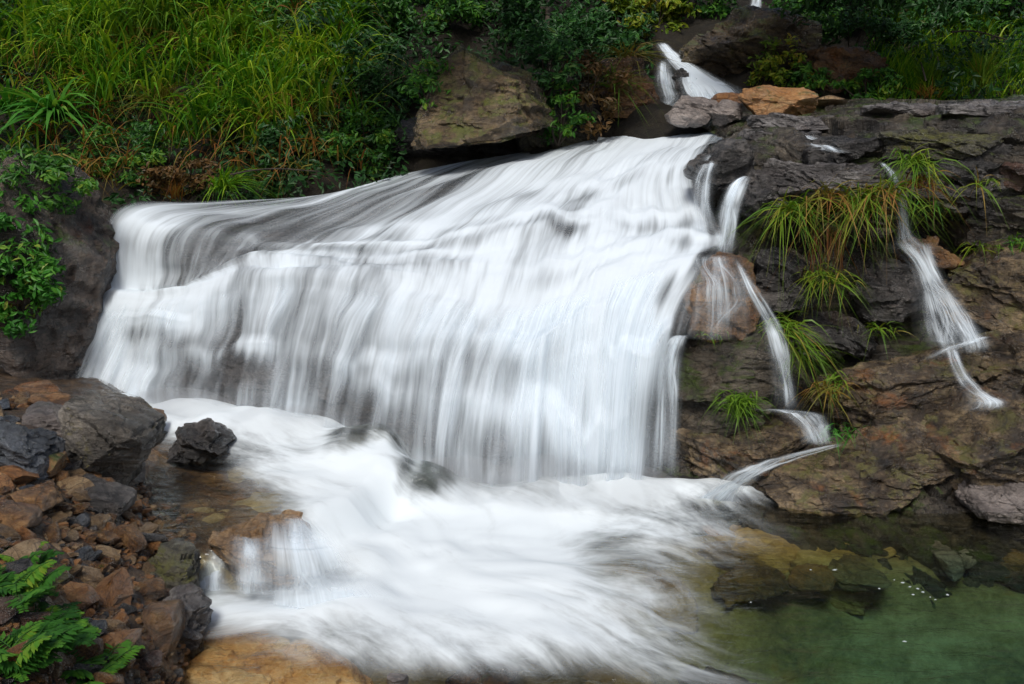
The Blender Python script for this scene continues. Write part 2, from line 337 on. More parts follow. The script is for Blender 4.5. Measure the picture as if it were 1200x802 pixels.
def pool_mat():
    """clear green water that turns to white foam where the attribute foam is high"""
    m, nt, out = newmat('pool_water'); g = N(nt)
    foam = g.n('Attribute', attribute_name='foam').outputs['Fac']
    uv = g.n('TexCoord').outputs['UV']; co = g.n('TexCoord').outputs['Object']
    n1 = g.noise(uv, 1.0, 5, 0.6, 0.6)
    n2 = g.noise(g.map(uv, loc=(4, 8, 0), scale=(3.2, 1.6, 1)), 1.0, 4, 0.6, 0.3)
    s = g.math('ADD', g.math('MULTIPLY', n1, 0.6), g.math('MULTIPLY', n2, 0.4))
    s = g.math('MULTIPLY', g.math('SUBTRACT', s, 0.5), 2.1)
    k = g.math('MULTIPLY', g.math('MULTIPLY', foam, g.math('SUBTRACT', 1.25, foam)), 2.2)
    al = g.rng(g.math('ADD', foam, g.math('MULTIPLY', s, k)), 0.03, 1.0)
    d = g.n('BsdfDiffuse'); d.inputs[0].default_value = (0.81, 0.885, 0.925, 1)
    t = g.n('BsdfTranslucent'); t.inputs[0].default_value = (0.81, 0.885, 0.925, 1)
    wb = g.n('MixShader'); wb.inputs[0].default_value = 0.15
    nt.links.new(d.outputs[0], wb.inputs[1]); nt.links.new(t.outputs[0], wb.inputs[2])
    rip = g.bump(g.noise(g.map(co, scale=(1.3, 3.2, 1)), 2.6, 4, 0.6, 0.7), 0.6, 0.06)
    gl = g.n('BsdfGlossy'); gl.inputs['Roughness'].default_value = 0.1; nt.links.new(rip, gl.inputs['Normal']); gl.inputs[0].default_value = (0.9, 0.95, 0.95, 1)
    tr = g.n('BsdfTransparent'); dep = g.n('Attribute', attribute_name='depth').outputs['Fac']
    nt.links.new(g.ramp(dep, [(0.0, (0.97, 0.95, 0.9)), (0.3, (0.82, 0.82, 0.66)), (0.6, (0.56, 0.68, 0.52)), (1.0, (0.42, 0.7, 0.65))]), tr.inputs[0])
    fr = g.n('Fresnel'); fr.inputs['IOR'].default_value = 1.33; nt.links.new(rip, fr.inputs['Normal'])
    cl = g.n('MixShader'); nt.links.new(fr.outputs[0], cl.inputs[0]); nt.links.new(tr.outputs[0], cl.inputs[1]); nt.links.new(gl.outputs[0], cl.inputs[2])
    x = g.n('MixShader'); nt.links.new(al, x.inputs[0]); nt.links.new(cl.outputs[0], x.inputs[1]); nt.links.new(wb.outputs[0], x.inputs[2])
    nt.links.new(x.outputs[0], out.inputs[0]); return m
M['pool'] = pool_mat()
fm, fnt, fo = newmat('foam_fleck'); fb = fnt.nodes.new('ShaderNodeBsdfDiffuse'); fb.inputs[0].default_value = (.4, .45, .45, 1); fnt.links.new(fb.outputs[0], fo.inputs[0]); M['fleck'] = fm

# ------------------------------------------------------------------ the fall: water sheet and the rock under it
ROWS = [
 [(330,238,12.6),(400,228,12.8),(470,208,13.0),(540,193,13.2),(600,183,13.3),(650,174,13.4),(690,165,13.5),(720,160,13.6),(750,153,13.7),(780,150,13.8),(810,148,13.8),(845,147,13.8),(885,148,13.6)],
 [(220,239,11.6),(300,244,11.7),(370,240,11.8),(440,232,11.8),(505,222,11.8),(565,212,11.8),(620,202,11.8),(665,193,11.8),(705,185,11.8),(745,178,11.8),(785,174,11.8),(815,172,11.8),(850,170,11.8)],
 [(133,248,11.0),(190,266,10.9),(250,273,10.7),(330,278,10.5),(400,280,10.3),(470,272,10.2),(535,262,10.2),(600,250,10.2),(655,238,10.3),(705,225,10.4),(750,212,10.5),(790,205,10.6),(825,200,10.6)],
 [(122,330,10.85),(175,338,10.75),(225,335,10.5),(290,308,10.2),(360,300,10.0),(430,303,9.8),(500,300,9.6),(570,297,9.5),(635,290,9.5),(695,280,9.5),(745,275,9.5),(795,270,9.5),(848,270,9.5)],
 [(116,347,10.65),(168,352,10.5),(225,345,10.2),(285,325,9.9),(350,322,9.6),(420,330,9.35),(485,336,9.15),(550,347,8.95),(612,353,8.8),(668,337,8.75),(720,319,8.75),(780,308,8.75),(858,298,8.8)],
 [(100,400,10.5),(155,410,10.3),(213,412,9.9),(268,412,9.6),(328,414,9.3),(395,416,9.02),(458,420,8.78),(522,425,8.58),(588,430,8.43),(645,420,8.38),(700,407,8.28),(750,399,8.24),(802,394,8.27)],
 [(80,478,10.2),(140,483,10.0),(205,490,9.7),(255,500,9.4),(316,512,9.1),(380,526,8.85),(443,548,8.55),(508,564,8.3),(573,578,8.12),(635,581,8.12),(690,581,8.12),(740,581,8.14),(788,579,8.2)],
 [(76,505,10.1),(137,510,9.9),(202,518,9.6),(252,530,9.3),(314,545,9.0),(378,560,8.75),(440,580,8.45),(505,598,8.2),(571,612,8.05),(634,614,8.05),(690,614,8.05),(740,614,8.1),(788,610,8.15)],
]
COVER = [
 [.55,.55,.55,.7,.75,.7,.75,.8,.9,.9,.8,.7,.5],
 [.5,.5,.4,.35,.38,.5,.65,.75,.8,.9,.85,.75,.6],
 [.95,.6,.32,.2,.32,.6,.72,.75,.8,.85,.9,.9,.75],
 [1.,.8,.4,.45,.6,.62,.7,.75,.8,.85,.85,.8,.7],
 [1.,1.,.9,.8,.7,.72,.7,.85,1.,1.,1.,.95,.6],
 [1.,.95,.42,.28,.32,.38,.48,.58,.68,.86,.95,1.,.6],
 [1.,.95,.5,.34,.38,.42,.48,.58,.64,.76,.8,.7,.35],
 [.9,.9,.9,.8,.8,.8,.8,.8,.85,.85,.85,.8,.5],
]
K = np.array([[P(*c) for c in r] for r in ROWS])
NV, NU = 420, 640
G = grid_from(K, NV, NU)
C = grid_from(np.array(COVER)[..., None], NV, NU)[..., 0]
Nn = grid_normals(blur(blur(G, 6, 0), 6, 1))
vv, uu = np.meshgrid(np.linspace(0, 7, NV), np.linspace(0, 1, NU), indexing='ij')
# ledges under the water: the sheet folds over blocks of rock
led = fbm(np.stack([uu * 7, vv * 1.6, vv * 0], -1), 3, 31) + 0.5 * noise(np.stack([uu * 16, vv * 3.0, vv * 0 + 2], -1), 33)
amp = smooth(0.15, 0.8, vv) * (1 - smooth(5.8, 6.2, vv)) * (0.12 + 0.88 * smooth(0.02, 0.16, uu))
LEDGES = [(1.5, .75, .3, .09), (2.3, .6, .3, .08), (2.6, .86, .14, .13), (3.3, .8, .22, .12), (4.6, .72, .12, .09), (5.0, .92, .1, .16), (4.9, .33, .2, .05), (5.3, .55, .15, .06), (2.1, .2, .15, .07), (1.9, .42, .12, .07), (5.45, .78, .1, .08), (2.95, .5, .1, .06), (4.5, .12, .08, .07)]
outs, brt = 0 * uu, 0 * uu
for j_, (v0_, uc_, uw_, A_) in enumerate(LEDGES):
    m_ = np.exp(-((uu - uc_) / uw_) ** 2) * (0.65 + 0.5 * noise(np.stack([uu * 14, vv * 0 + j_, vv * 0], -1), 131))
    d_ = vv - v0_ - .22 * noise(np.stack([uu * 11, vv * 0 + j_ * 3.1, vv * 0], -1), 132) - .07 * noise(np.stack([uu * 45, vv * 0 + j_, vv * 0], -1), 133)
    outs = outs + m_ * A_ * np.where(d_ < 0, smooth(-.11, .02, d_), np.exp(-np.maximum(d_, 0) / .75))
    brt = brt + m_ * (.32 * np.exp(-((d_ - .03) / .09) ** 2) - .3 * np.exp(-((d_ - .34) / .16) ** 2))
Gw = G + Nn * (led * 0.055 * amp)[..., None] + (outs * amp)[..., None] * np.array([-.1, -1.0, .15])
rid = noise(np.stack([uu * 45 + 0.4 * noise(np.stack([uu * 6, vv * 1.5, vv * 0], -1), 3), vv * 0.9, vv * 0], -1), 5) * 0.6 + noise(np.stack([uu * 130, vv * 1.3, vv * 0 + 3], -1), 6) * 0.4
Gs = Gw + Nn * (rid * 0.011 * amp + 0.035)[..., None]
fray = .03 * noise(np.stack([uu * 30, vv * 2.0, vv * 0], -1), 141) + .02 * noise(np.stack([uu * 90, vv * .8, vv * 0], -1), 142)
edge = np.minimum(smooth(-.005, .05, uu + fray * .6), smooth(1.0, .91, uu + fray)) * smooth(0, 0.12, vv)
edge = edge * (1 - .55 * (1 - smooth(0, .07, uu)) * smooth(3.5, 6, vv))
C2 = np.clip(C + brt, 0, 1) * edge
C2 = np.clip(C2 + (rid * 0.16 - np.clip(led, -1, 1) * 0.12) * amp * (1.15 - C2), 0, 1)
# a soft left margin: the plunge spray fans out and thins
w = link('waterfall_water', mesh_of('waterfall_water', Gs, gfaces(NV, NU), M['veil'], uv=np.stack([uu, vv / 7], -1), attrs={'cover': C2}))
tag(w, kind='structure')
# second, thinner layer hanging free in front of the rock below the lip
k0, k1 = int(NV * 4.0 / 7), int(NV * 6.3 / 7)
sub = slice(k0, k1)
vs = (vv[sub] - vv[k0, 0]) / 2.3
outw = np.array([0.0, -1.0, 0.0]) * (0.10 * np.sin(np.clip(vs, 0, 1) * math.pi * 0.75))[..., None]
rid2 = noise(np.stack([uu[sub] * 60, vv[sub] * 0.7, vv[sub] * 0 + 9], -1), 15)
G2 = Gs[sub] + outw + Nn[sub] * (rid2 * 0.02 + 0.02)[..., None]
c2 = np.clip(C[sub] * 0.42 + rid2 * 0.22, 0, 1) * smooth(0, 0.2, vs) * edge[sub]
w2 = link('free_falling_water', mesh_of('free_falling_water', G2, gfaces(*G2.shape[:2]), M['veilthin'], uv=np.stack([uu[sub] * 1.2 + 0.37 + .018 * (vv[sub] - 4) * (1 + noise(np.stack([uu[sub] * 9, uu[sub] * 0, uu[sub] * 0], -1), 7)), vv[sub] / 7], -1), attrs={'cover': c2}))
tag(w2, kind='structure')

# bedrock
Gb = Gw - Nn * 0.05 + Nn * (np.clip(facets(Gw * np.array([1.6, 1.6, 3]), 77, 0.8, 0.0), -1.2, 1.0) * 0.035 - 0.05)[..., None]
ext = Gb[:1].copy(); ext[..., 1] += 1.5; ext[..., 2] -= 0.1
Gb = np.concatenate([ext, Gb], 0)
b0 = link('fall_terrain', mesh_of('fall_terrain', Gb, gfaces(*Gb.shape[:2]), M['bedrock'], sharp=40)); tag(b0, kind='structure')

# ------------------------------------------------------------------ right cliff
def wl(px, py): return tuple([px, py, float(PZ(px, py, -0.03)[1])])
RC = [
 [(700,108,15),(880,118,14),(940,118,13.8),(1000,116,13.6),(1060,116,13.5),(1120,116,13.5),(1200,114,13.5),(1330,112,13.5),(1750,112,13.5)],
 [(850,163,12.1),(890,154,11.2),(950,146,10.8),(1010,138,10.5),(1070,134,10.4),(1130,132,10.3),(1200,130,10.2),(1330,128,10.1),(1750,128,10.1)],
 [(820,206,10.8),(850,185,10.2),(930,178,9.8),(1000,172,9.6),(1060,160,9.5),(1120,156,9.4),(1200,154,9.3),(1330,154,9.2),(1750,154,9.2)],
 [(845,275,9.75),(890,268,9.95),(950,275,9.8),(1010,272,9.7),(1070,275,9.7),(1130,285,9.6),(1200,288,9.45),(1330,288,9.3),(1750,288,9.3)],
 [(850,304,9.1),(900,350,9.4),(960,360,9.4),(1020,370,9.4),(1080,382,9.35),(1140,384,9.25),(1200,384,9.1),(1330,384,9.0),(1750,384,9.0)],
 [(795,400,8.75),(880,440,9.0),(945,452,8.95),(1010,436,8.95),(1080,420,8.9),(1140,408,8.8),(1200,398,8.7),(1330,390,8.6),(1750,390,8.6)],
 [(778,500,8.5),(870,505,8.55),(940,512,8.5),(1010,505,8.45),(1080,495,8.35),(1140,485,8.25),(1200,478,8.1),(1330,472,8.0),(1750,472,8.0)],
 [wl(765,580),wl(840,585),wl(900,592),wl(1000,600),wl(1080,605),wl(1140,608),wl(1200,612),wl(1330,622),wl(1750,640)],
]
KR = np.array([[P(*c) for c in r] for r in RC])
low = KR[-1:].copy(); low[..., 1] -= 0.5; low[..., 2] = -0.95
KR = np.concatenate([KR, low], 0)
GR = grid_from(KR, 460, 480)
NR = grid_normals(blur(blur(GR, 8, 0), 8, 1))
ang = 0.28
Q = GR @ np.array([[math.cos(ang), 0, math.sin(ang)], [0, 1, 0], [-math.sin(ang), 0, math.cos(ang)]])
Q = Q + 0.12 * np.stack([fbm(GR * 1.2, 3, s) for s in (1, 2, 3)], -1)
lay = Q[..., 2] * 8; li = np.floor(lay); lf = lay - li; hl = lambda q: _h(q.astype(np.int64), q.astype(np.int64) * 0, q.astype(np.int64) * 0, 3)
dd = (hl(li) * (1 - smooth(.85, 1, lf)) + hl(li + 1) * smooth(.85, 1, lf) - .5) * .12 + facets(Q * np.array([1.0, 1.0, 2.6]), 5, 0.85, 0.3) * 0.15 + facets(Q * np.array([2.6, 2.6, 6.5]) + 3, 9, 0.8, 0.3) * 0.055 + facets(Q * np.array([7, 7, 16]) + 3, 19, 0.8, 0.2) * 0.018 + fbm(GR * 9, 3, 41) * 0.012
rr = np.linspace(0, 1, 460)[:, None]
dd = dd * (0.35 + 0.65 * smooth(0.1, 0.28, rr))
GR2 = GR + NR * dd[..., None]
cl = link('cliff_terrain', mesh_of('cliff_terrain', GR2, gfaces(460, 480), M['cliff'], sharp=32)); tag(cl, kind='structure')

# ------------------------------------------------------------------ hillside behind the fall
YBX = [-300, 130, 300, 400, 560, 700, 780, 880, 1500]; YBY = [240, 240, 240, 228, 190, 160, 136, 122, 116]
def yb(px): return np.interp(px, YBX, YBY)
def hillY(px, py):
    t = (yb(px) - py) / (yb(px) + 80.0)
    return 13.3 + 5.0 * np.clip(t, -0.2, 3.0)
def hill(px, py): return P(px, py, hillY(px, py))
px, tt = np.meshgrid(np.linspace(-280, 1480, 320), np.linspace(-0.12, 1.9, 200))
py = yb(px) - tt * (yb(px) + 80)
GH = hill(px, py)
GH = GH + np.stack([np.zeros_like(px), fbm(GH * 0.8, 4, 61) * 0.35, fbm(GH * 1.1, 4, 62) * 0.25], -1)
hl = link('hillside_terrain', mesh_of('hillside_terrain', GH, gfaces(200, 320), M['soil'])); tag(hl, kind='structure')

# ------------------------------------------------------------------ pool bed, left bank
CAS = np.array([(-3.2, 6.15), (-2.45, 6.2), (-1.95, 6.35), (-1.55, 6.7), (-1.2, 7.2), (-1.02, 7.8), (-0.95, 9.5)])   # brink of the little cascade
def side(x, y):
    """signed distance to the brink, positive on the upper basin's side"""
    d = np.full(np.shape(x), 9.0); sg = np.ones(np.shape(x))
    for a, b in zip(CAS[:-1], CAS[1:]):
        e = b - a; t = np.clip(((x - a[0]) * e[0] + (y - a[1]) * e[1]) / (e @ e), 0, 1)
        qx, qy = x - a[0] - t * e[0], y - a[1] - t * e[1]; dd_ = np.hypot(qx, qy)
        s_ = np.where(e[0] * qy - e[1] * qx > 0, 1.0, -1.0)
        m_ = dd_ < d; d = np.where(m_, dd_, d); sg = np.where(m_, s_, sg)
    return d * sg
BASIN = 0.24
def water_z(x, y): return BASIN * smooth(-0.22, 0.12, side(x, y))
BKX = [(-6.5, 3), (-4.3, 3), (-3.2, 3), (-2.6, 3)]
# bank height field: interpolate over photo-pixel knots
BR = [  # rows at py, columns px: height above the pool
 (430, [.6, .5, .4, .3, .1, -.05, -.1]),
 (480, [.95, .82, .68, .48, .22, .10, .08]),
 (530, [.95, .85, .70, .48, .24, .12, .08]),
 (580, [.90, .80, .62, .42, .18, .10, .06]),
 (630, [.88, .78, .60, .42, .20, .08, -.05]),
 (680, [.85, .75, .58, .42, .25, -.10, -.4]),
 (740, [.80, .70, .55, .40, .22, -.15, -.6]),
 (800, [.76, .66, .50, .34, .12, -.25, -.7]),
 (900, [.72, .62, .45, .28, .0, -.35, -.8]),
]
BPX = [-160, 0, 70, 130, 185, 250, 330]
KB = np.array([[PZ(x, y, z) for x, z in zip(BPX, zs)] for y, zs in BR])
GB = grid_from(KB, 260, 240)
GB[..., 2] += fbm(GB * 3, 4, 8) * 0.04
bkm = mesh_of('bank_ground', GB, gfaces(260, 240), M['bankdirt']); bkm.materials.append(M['basinbed'])
bkm.polygons.foreach_set('material_index', np.tile((np.arange(239) > 239 * .62).astype(np.int32), 259))
bk = link('bank_ground', bkm); tag(bk, kind='structure')
def bank(pxv, pyv):
    """point of the bank surface seen at a photo pixel"""
    zs = np.array([r[1] for r in BR]); ys = [r[0] for r in BR]
    col_ = np.array([np.interp(pyv, ys, zs[:, k]) for k in range(7)])
    return PZ(pxv, pyv, np.interp(pxv, BPX, col_))

xs, ys_ = np.meshgrid(np.linspace(-7, 9, 380), np.linspace(1.5, 12, 260))
def bed_z(x, y):
    b = -0.5 - 0.75 * smooth(0.7, 2.6, x + 0.25 * (6.5 - y)) * smooth(7.6, 5.8, y)
    b = b + 0.22 * smooth(0.8, -0.3, x) * smooth(6.4, 5.2, y)
    return b + 0.2 * smooth(6.3, 7.7, y) * smooth(-0.5, 1.5, x)
bed = bed_z(xs, ys_)
bed = np.where(side(xs, ys_) > -0.3, np.maximum(bed, -0.55 + (BASIN + 0.36) * smooth(-0.3, 0.05, side(xs, ys_))), bed)
bed = bed + 0.07 * facets(np.stack([xs * 2.3, ys_ * 2.8, xs * 0], -1), 3, 0.6, 0.2) + 0.06 * facets(np.stack([xs * 1.1, ys_ * 1.4, xs * 0 + 4], -1), 13, 0.6, 0.2) + 0.05 * fbm(np.stack([xs * 3, ys_ * 3, xs * 0], -1), 3, 4)
bd = link('pool_bed_ground', mesh_of('pool_bed_ground', np.stack([xs, ys_, bed], -1), gfaces(260, 380), M['poolbed'])); tag(bd, kind='structure')

# ------------------------------------------------------------------ pool water with its foam
nx, ny = 760, 620
xs, ys_ = np.meshgrid(np.linspace(-4.6, 7.5, nx), np.linspace(2.0, 10.6, ny))
def gp(pxv, pyv, z=0.0): return PZ(pxv, pyv, z)[:2]
foam = np.zeros_like(xs)
def blob(pxv, pyv, rx, ry, a, rot=0.0, z=0.0):
    """patch of foam lying round one point of the pool, radii in metres"""
    global foam
    c = gp(pxv, pyv, z); dx, dy = xs - c[0], ys_ - c[1]
    u, v = dx * math.cos(rot) + dy * math.sin(rot), -dx * math.sin(rot) + dy * math.cos(rot)
    g = a * np.exp(-((u / rx) ** 2 + (v / ry) ** 2) ** 1.3)
    foam = 1 - (1 - foam) * (1 - np.clip(g, 0, 1))
blob(170, 492, 1.5, 0.5, 1.0, -0.2, .2); blob(300, 520, 1.4, 0.6, 1.0, -0.4, .15)
blob(370, 570, .6, 0.45, .95, -0.3, .15); blob(440, 590, 0.9, 0.6, .9, -0.4)
blob(480, 640, 0.9, 0.9, 1.0); blob(620, 620, 1.4, 0.65, 1.0); blob(560, 680, 1.1, 0.7, 1.0)
blob(430, 700, 0.8, 0.55, 1.0, 0.1); blob(330, 722, 0.5, 0.22, .85, 0.1); blob(280, 705, 0.28, 0.35, .9)
blob(330, 700, .5, .2, .9); blob(740, 585, 0.9, 0.28, .95); blob(845, 580, .35, .2, .7)
blob(620, 740, 0.9, 0.35, .8, -0.2); blob(500, 765, 0.75, 0.25, .65, -0.1); blob(720, 770, .8, 0.2, .4, -0.4)
blob(420, 640, .4, .45, .9, 0, .05); blob(250, 500, .35, .3, .8, 0, .2); blob(700, 700, .6, .4, .45, -0.4)
sd_ = side(xs, ys_)
for a_, b_, z_, r1_, r2_, k_ in ((205, 600, .22, .62, .75, 1.0), (250, 625, .2, .45, .4, .9), (312, 655, .15, .42, .36, .95), (170, 560, .22, .4, .5, .7), (720, 650, 0, .28, .45, .6)):
    c_ = gp(a_, b_, z_); foam = foam * (1 - k_ * np.exp(-(((xs - c_[0]) / r1_) ** 2 + ((ys_ - c_[1]) / r2_) ** 2) ** 1.2))
# flow field: away from the foot of the fall, bending to the lower right
wx = xs + 0.25 * noise(np.stack([xs * 0.9, ys_ * 0.9, xs * 0], -1), 51); wy = ys_ + 0.25 * noise(np.stack([xs * 0.9, ys_ * 0.9, xs * 0 + 5], -1), 52)
th = math.radians(-38)
U = (wx * math.cos(th) + wy * math.sin(th)); V_ = (-wx * math.sin(th) + wy * math.cos(th))
fl_uv = np.stack([U * 1.3, V_ * 5.0], -1)
hump = 0.045 * fbm(np.stack([U * 1.0, V_ * 1.8, xs * 0], -1), 2, 71) + 0.02 * noise(np.stack([xs * 3, ys_ * 3, xs * 0], -1), 72)
zz = water_z(xs, ys_) + foam * (0.05 + hump * 1.3) + 0.006 * noise(np.stack([xs * 5, ys_ * 7, xs * 0], -1), 73)
back = smooth(1.0, 0.0, np.abs(ys_ - np.interp(xs, [-4.4, -2.4, -0.6, 1.3], [10.0, 9.0, 8.2, 8.2])))
zz = zz + 0.11 * foam * back * (1 + .5 * noise(np.stack([xs * 2.5, ys_ * 2.5, xs * 0], -1), 98))
for a_, b_, Y_, rx_, ry_, h_, f_ in ((497, 582, 7.95, .42, .46, .19, .3), (412, 556, 8.3, .33, .4, .12, .35), (458, 534, 8.55, .24, .32, .12, .35), (640, 572, 8.0, .5, .25, .1, 1), (350, 530, 8.9, .5, .3, .1, 1)):
    c_ = P(a_, b_, Y_); q_ = np.sqrt(((xs - c_[0]) / rx_) ** 2 + ((ys_ - c_[1]) / ry_) ** 2) * (1 + .12 * noise(np.stack([xs * 5, ys_ * 5, xs * 0], -1), 93))
    zz = zz + h_ * .75 * (1 - smooth(.1, 1.3, q_))
    st_ = noise(np.stack([xs * 14, ys_ * 3, xs * 0], -1), 94); foam = foam * (1 - (1 - f_) * (1 - smooth(.35, .95, q_))) + .12 * st_ * (1 - smooth(.5, 1.1, q_)) * (f_ < 1)
foam = np.clip(foam, 0, 1)
casc = np.exp(-((sd_ + 0.08) / 0.16) ** 2) * smooth(-2.9, -2.4, xs)
strk = noise(np.stack([xs * 9, ys_ * 9, sd_ * 1.0], -1), 81)
foam = np.clip(foam + casc * (0.14 + 0.25 * strk), 0, 1)
bx = np.interp(xs, [-9, 9], [0, 0])
dep = np.where(sd_ > -0.15, 0.1, np.clip((zz - bed_z(xs, ys_) - 0.15) / 1.0, 0.05, 1))
pw = link('pool_water', mesh_of('pool_water', np.stack([xs, ys_, zz], -1), gfaces(ny, nx), M['pool'], uv=fl_uv, attrs={'foam': foam, 'depth': np.clip(dep, 0, 1)}))
tag(pw, kind='structure')

# ------------------------------------------------------------------ fine spray at the foot of the fall
def mist_mat():
    m, nt, out = newmat('spray'); v = nt.nodes.new('ShaderNodeVolumePrincipled'); v.inputs['Color'].default_value = (.95, .97, 1, 1)
    v.inputs['Density'].default_value = MIST; nt.links.new(v.outputs[0], out.inputs['Volume']); return m
MIST = 0.9
M['mist'] = mist_mat()
mp = []; r = np.random.default_rng(4)
bm = bmesh.new()
for (a_, b_, Y_, rx_, rz_) in ((200, 482, 9.3, .6, .22), (330, 505, 8.8, .6, .22), (430, 535, 8.45, .5, .2), (540, 565, 7.95, .5, .2), (640, 570, 7.85, .55, .26), (725, 572, 7.85, .5, .18)):
    c_ = P(a_, b_, Y_); mt_ = Matrix.Translation(Vector(c_)) @ Matrix.Diagonal((rx_, .4, rz_, 1)); bmesh.ops.create_icosphere(bm, subdivisions=3, radius=1, matrix=mt_)
me = bpy.data.meshes.new('spray_mist'); bm.to_mesh(me); bm.free(); me.materials.append(M['mist'])
tag(link('spray_mist', me), kind='stuff')

# ------------------------------------------------------------------ rocks
_ico = {}
def ico(n):
    if n not in _ico:
        bm = bmesh.new(); bmesh.ops.create_icosphere(bm, subdivisions=n, radius=1.0)
        _ico[n] = (np.array([v.co[:] for v in bm.verts]), np.array([[v.index for v in f.verts] for f in bm.faces])); bm.free()
    return _ico[n]
def rock_verts(dims, seed, sub=4, cuts=9, depth=(0.45, 0.8), rough=0.05, box=0.5, strat=0.0):
    r = np.random.default_rng(seed); V, F = ico(sub); V = V.copy()
    # towards a box, then knock off flat faces
    m = np.abs(V).max(1, keepdims=True); V = V * (1 - box) + V / m * 0.8 * box
    for _ in range(cuts):
        n = r.normal(size=3); n /= np.linalg.norm(n); d = r.uniform(*depth)
        V = V - np.maximum(0, V @ n - d)[:, None] * n * 0.97
    V = V / np.abs(V).max(0)
    N0 = V / (np.linalg.norm(V, axis=1, keepdims=True) + 1e-9)
    dims = np.asarray(dims, float)
    X = V * dims / 2; s = float(dims.min())
    q = X / s + seed * 3.3
    X = X + N0 * (facets(q * 2.3 * np.array([1, 1, 1 + strat]), seed, 0.8, 0.2) * rough * s + fbm(q * 3, 4, seed) * rough * 0.7 * s + fbm(q * 9, 3, seed + 3) * rough * 0.25 * s)[:, None]
    if sub >= 5:
        t = np.array([[math.cos(.28), 0, math.sin(.28)], [0, 1, 0], [-math.sin(.28), 0, math.cos(.28)]])
        w_ = (X + seed * 1.7) @ t; w_ = w_ + .06 * np.stack([fbm(w_ * 2, 2, k) for k in (1, 2, 3)], -1)
        k_ = rough / .05
        lay = w_[:, 2] * 11 + .8 * fbm(w_ * 1.5, 2, 77); li = np.floor(lay); lf = lay - li; hl = lambda q: _h(q.astype(np.int64), q.astype(np.int64) * 0 + seed, q.astype(np.int64) * 0, 3)
        stp = (hl(li) * (1 - smooth(.85, 1, lf)) + hl(li + 1) * smooth(.85, 1, lf) - .5) * .07 * min(1.0, s * 2.2) * (1 if box >= .5 else .4)
        X = X + N0 * (stp + (facets(w_ * np.array([1.8, 2.8, 8]), 9, .85, .3) * .045 + facets(w_ * np.array([6, 8, 22]), 19, .8, .3) * .018 + fbm(w_ * 12, 3, 4) * .008) * k_)[:, None]
    return X, F
def rock(name, label, pxv, pyv, Y, wpx, hpx, deep, mat, seed, rot=(0, 0, 0), sub=5, cat='rock', group=None, taper=0.0, **k):
    """a rock whose middle is seen at pxv,pyv at distance Y and that looks wpx by hpx photo pixels"""
    if sub == 5 and wpx > 100: sub = 6
    X, F = rock_verts((wpx * mpp(Y), deep, hpx * mpp(Y)), seed, sub, **k)
    X[:, 0] *= 1 - taper * X[:, 2] / np.abs(X[:, 2]).max()
    R = np.array(Euler(rot).to_matrix()); X = X @ R.T
    o = link(name, mesh_of(name, X - np.array([0, 0, X[:, 2].min()]), F, M[mat], sharp=30), None, P(pxv, pyv, Y) + np.array([0, 0, X[:, 2].min()]))
    return tag(o, label, cat, group)
A = math.radians
# left side
rock('boulder', 'big dark overhanging boulder at the left edge of the fall', 62, 330, 10.6, 128, 300, 2.0, 'leftwall', 3, (A(0), A(8), 0), cuts=8, depth=(.5, .85), rough=.03, box=.3, cat='boulder')
rock('boulder', 'rock wall painted shade-black under the leafy bank at the left edge', -20, 400, 10.9, 180, 260, 1.6, 'hollow', 5, cuts=8, cat='boulder')  # shade of the gap below the boulder is put into the colour
# boulders above the fall
rock('boulder', 'large tan and mossy boulder overhanging the dark hollow above the fall', 570, 120, 12.6, 162, 138, 1.5, 'boulder', 18, (0, A(-8), 0), cuts=9, depth=(.5, .85), rough=.045, box=.15, taper=.55, cat='boulder')
rock('rock', 'added rock coloured as the black shade of the hollow under the large tan boulder', 590, 172, 13.7, 250, 80, 1.0, 'hollow', 9, cuts=8, box=.5)  # added behind the boulder, its black colour paints the hollow's shade
rock('boulder', 'mossy rock just right of the large tan boulder, fern tufts on it', 648, 132, 13.5, 95, 100, 1.2, 'mossy', 13, cuts=7, cat='boulder')
rock('boulder', 'rust brown rock below the yellow green bush beside the upper cascade', 738, 115, 13.9, 75, 90, 1.2, 'brown', 17, cuts=7, cat='boulder')
rock('boulder', 'large brown boulder right of the upper cascade', 876, 66, 14.5, 150, 105, 1.6, 'boulder', 21, (0, A(10), 0), cuts=9, rough=.05, cat='boulder')
rock('boulder', 'dark brown rough boulder left of the ledge grass', 990, 90, 13.9, 115, 62, 1.3, 'brown', 25, cuts=8, cat='boulder')
rock('boulder', 'bright orange boulder with a green mossy dip on the ledge', 910, 121, 12.0, 92, 38, 0.7, 'orangeboulder', 29, cuts=5, depth=(.6, .9), rough=.03, box=.4, cat='boulder')
rock('boulder', 'small tan stone right of the bright orange boulder', 972, 119, 12.2, 42, 14, 0.35, 'tan', 31, cat='boulder', sub=4)
rock('boulder', 'pinkish grey wet boulder at the foot of the upper cascade', 812, 132, 12.5, 66, 36, 0.6, 'pink', 33, cuts=6, depth=(.55, .85), rough=.03, cat='boulder')
rock('boulder', 'speckled grey stone between the pinkish boulder and the orange one', 847, 133, 12.3, 46, 30, 0.5, 'pink', 35, cuts=6, rough=.03, cat='boulder')
rock('boulder', 'small orange brown stone touching the left of the orange boulder', 852, 120, 12.8, 38, 22, 0.4, 'rust', 37, cuts=6, cat='boulder', sub=4)
rock('boulder', 'dark wet rock splitting the upper cascade in two', 795, 104, 13.85, 22, 46, 0.4, 'slate', 39, cuts=6, cat='boulder')
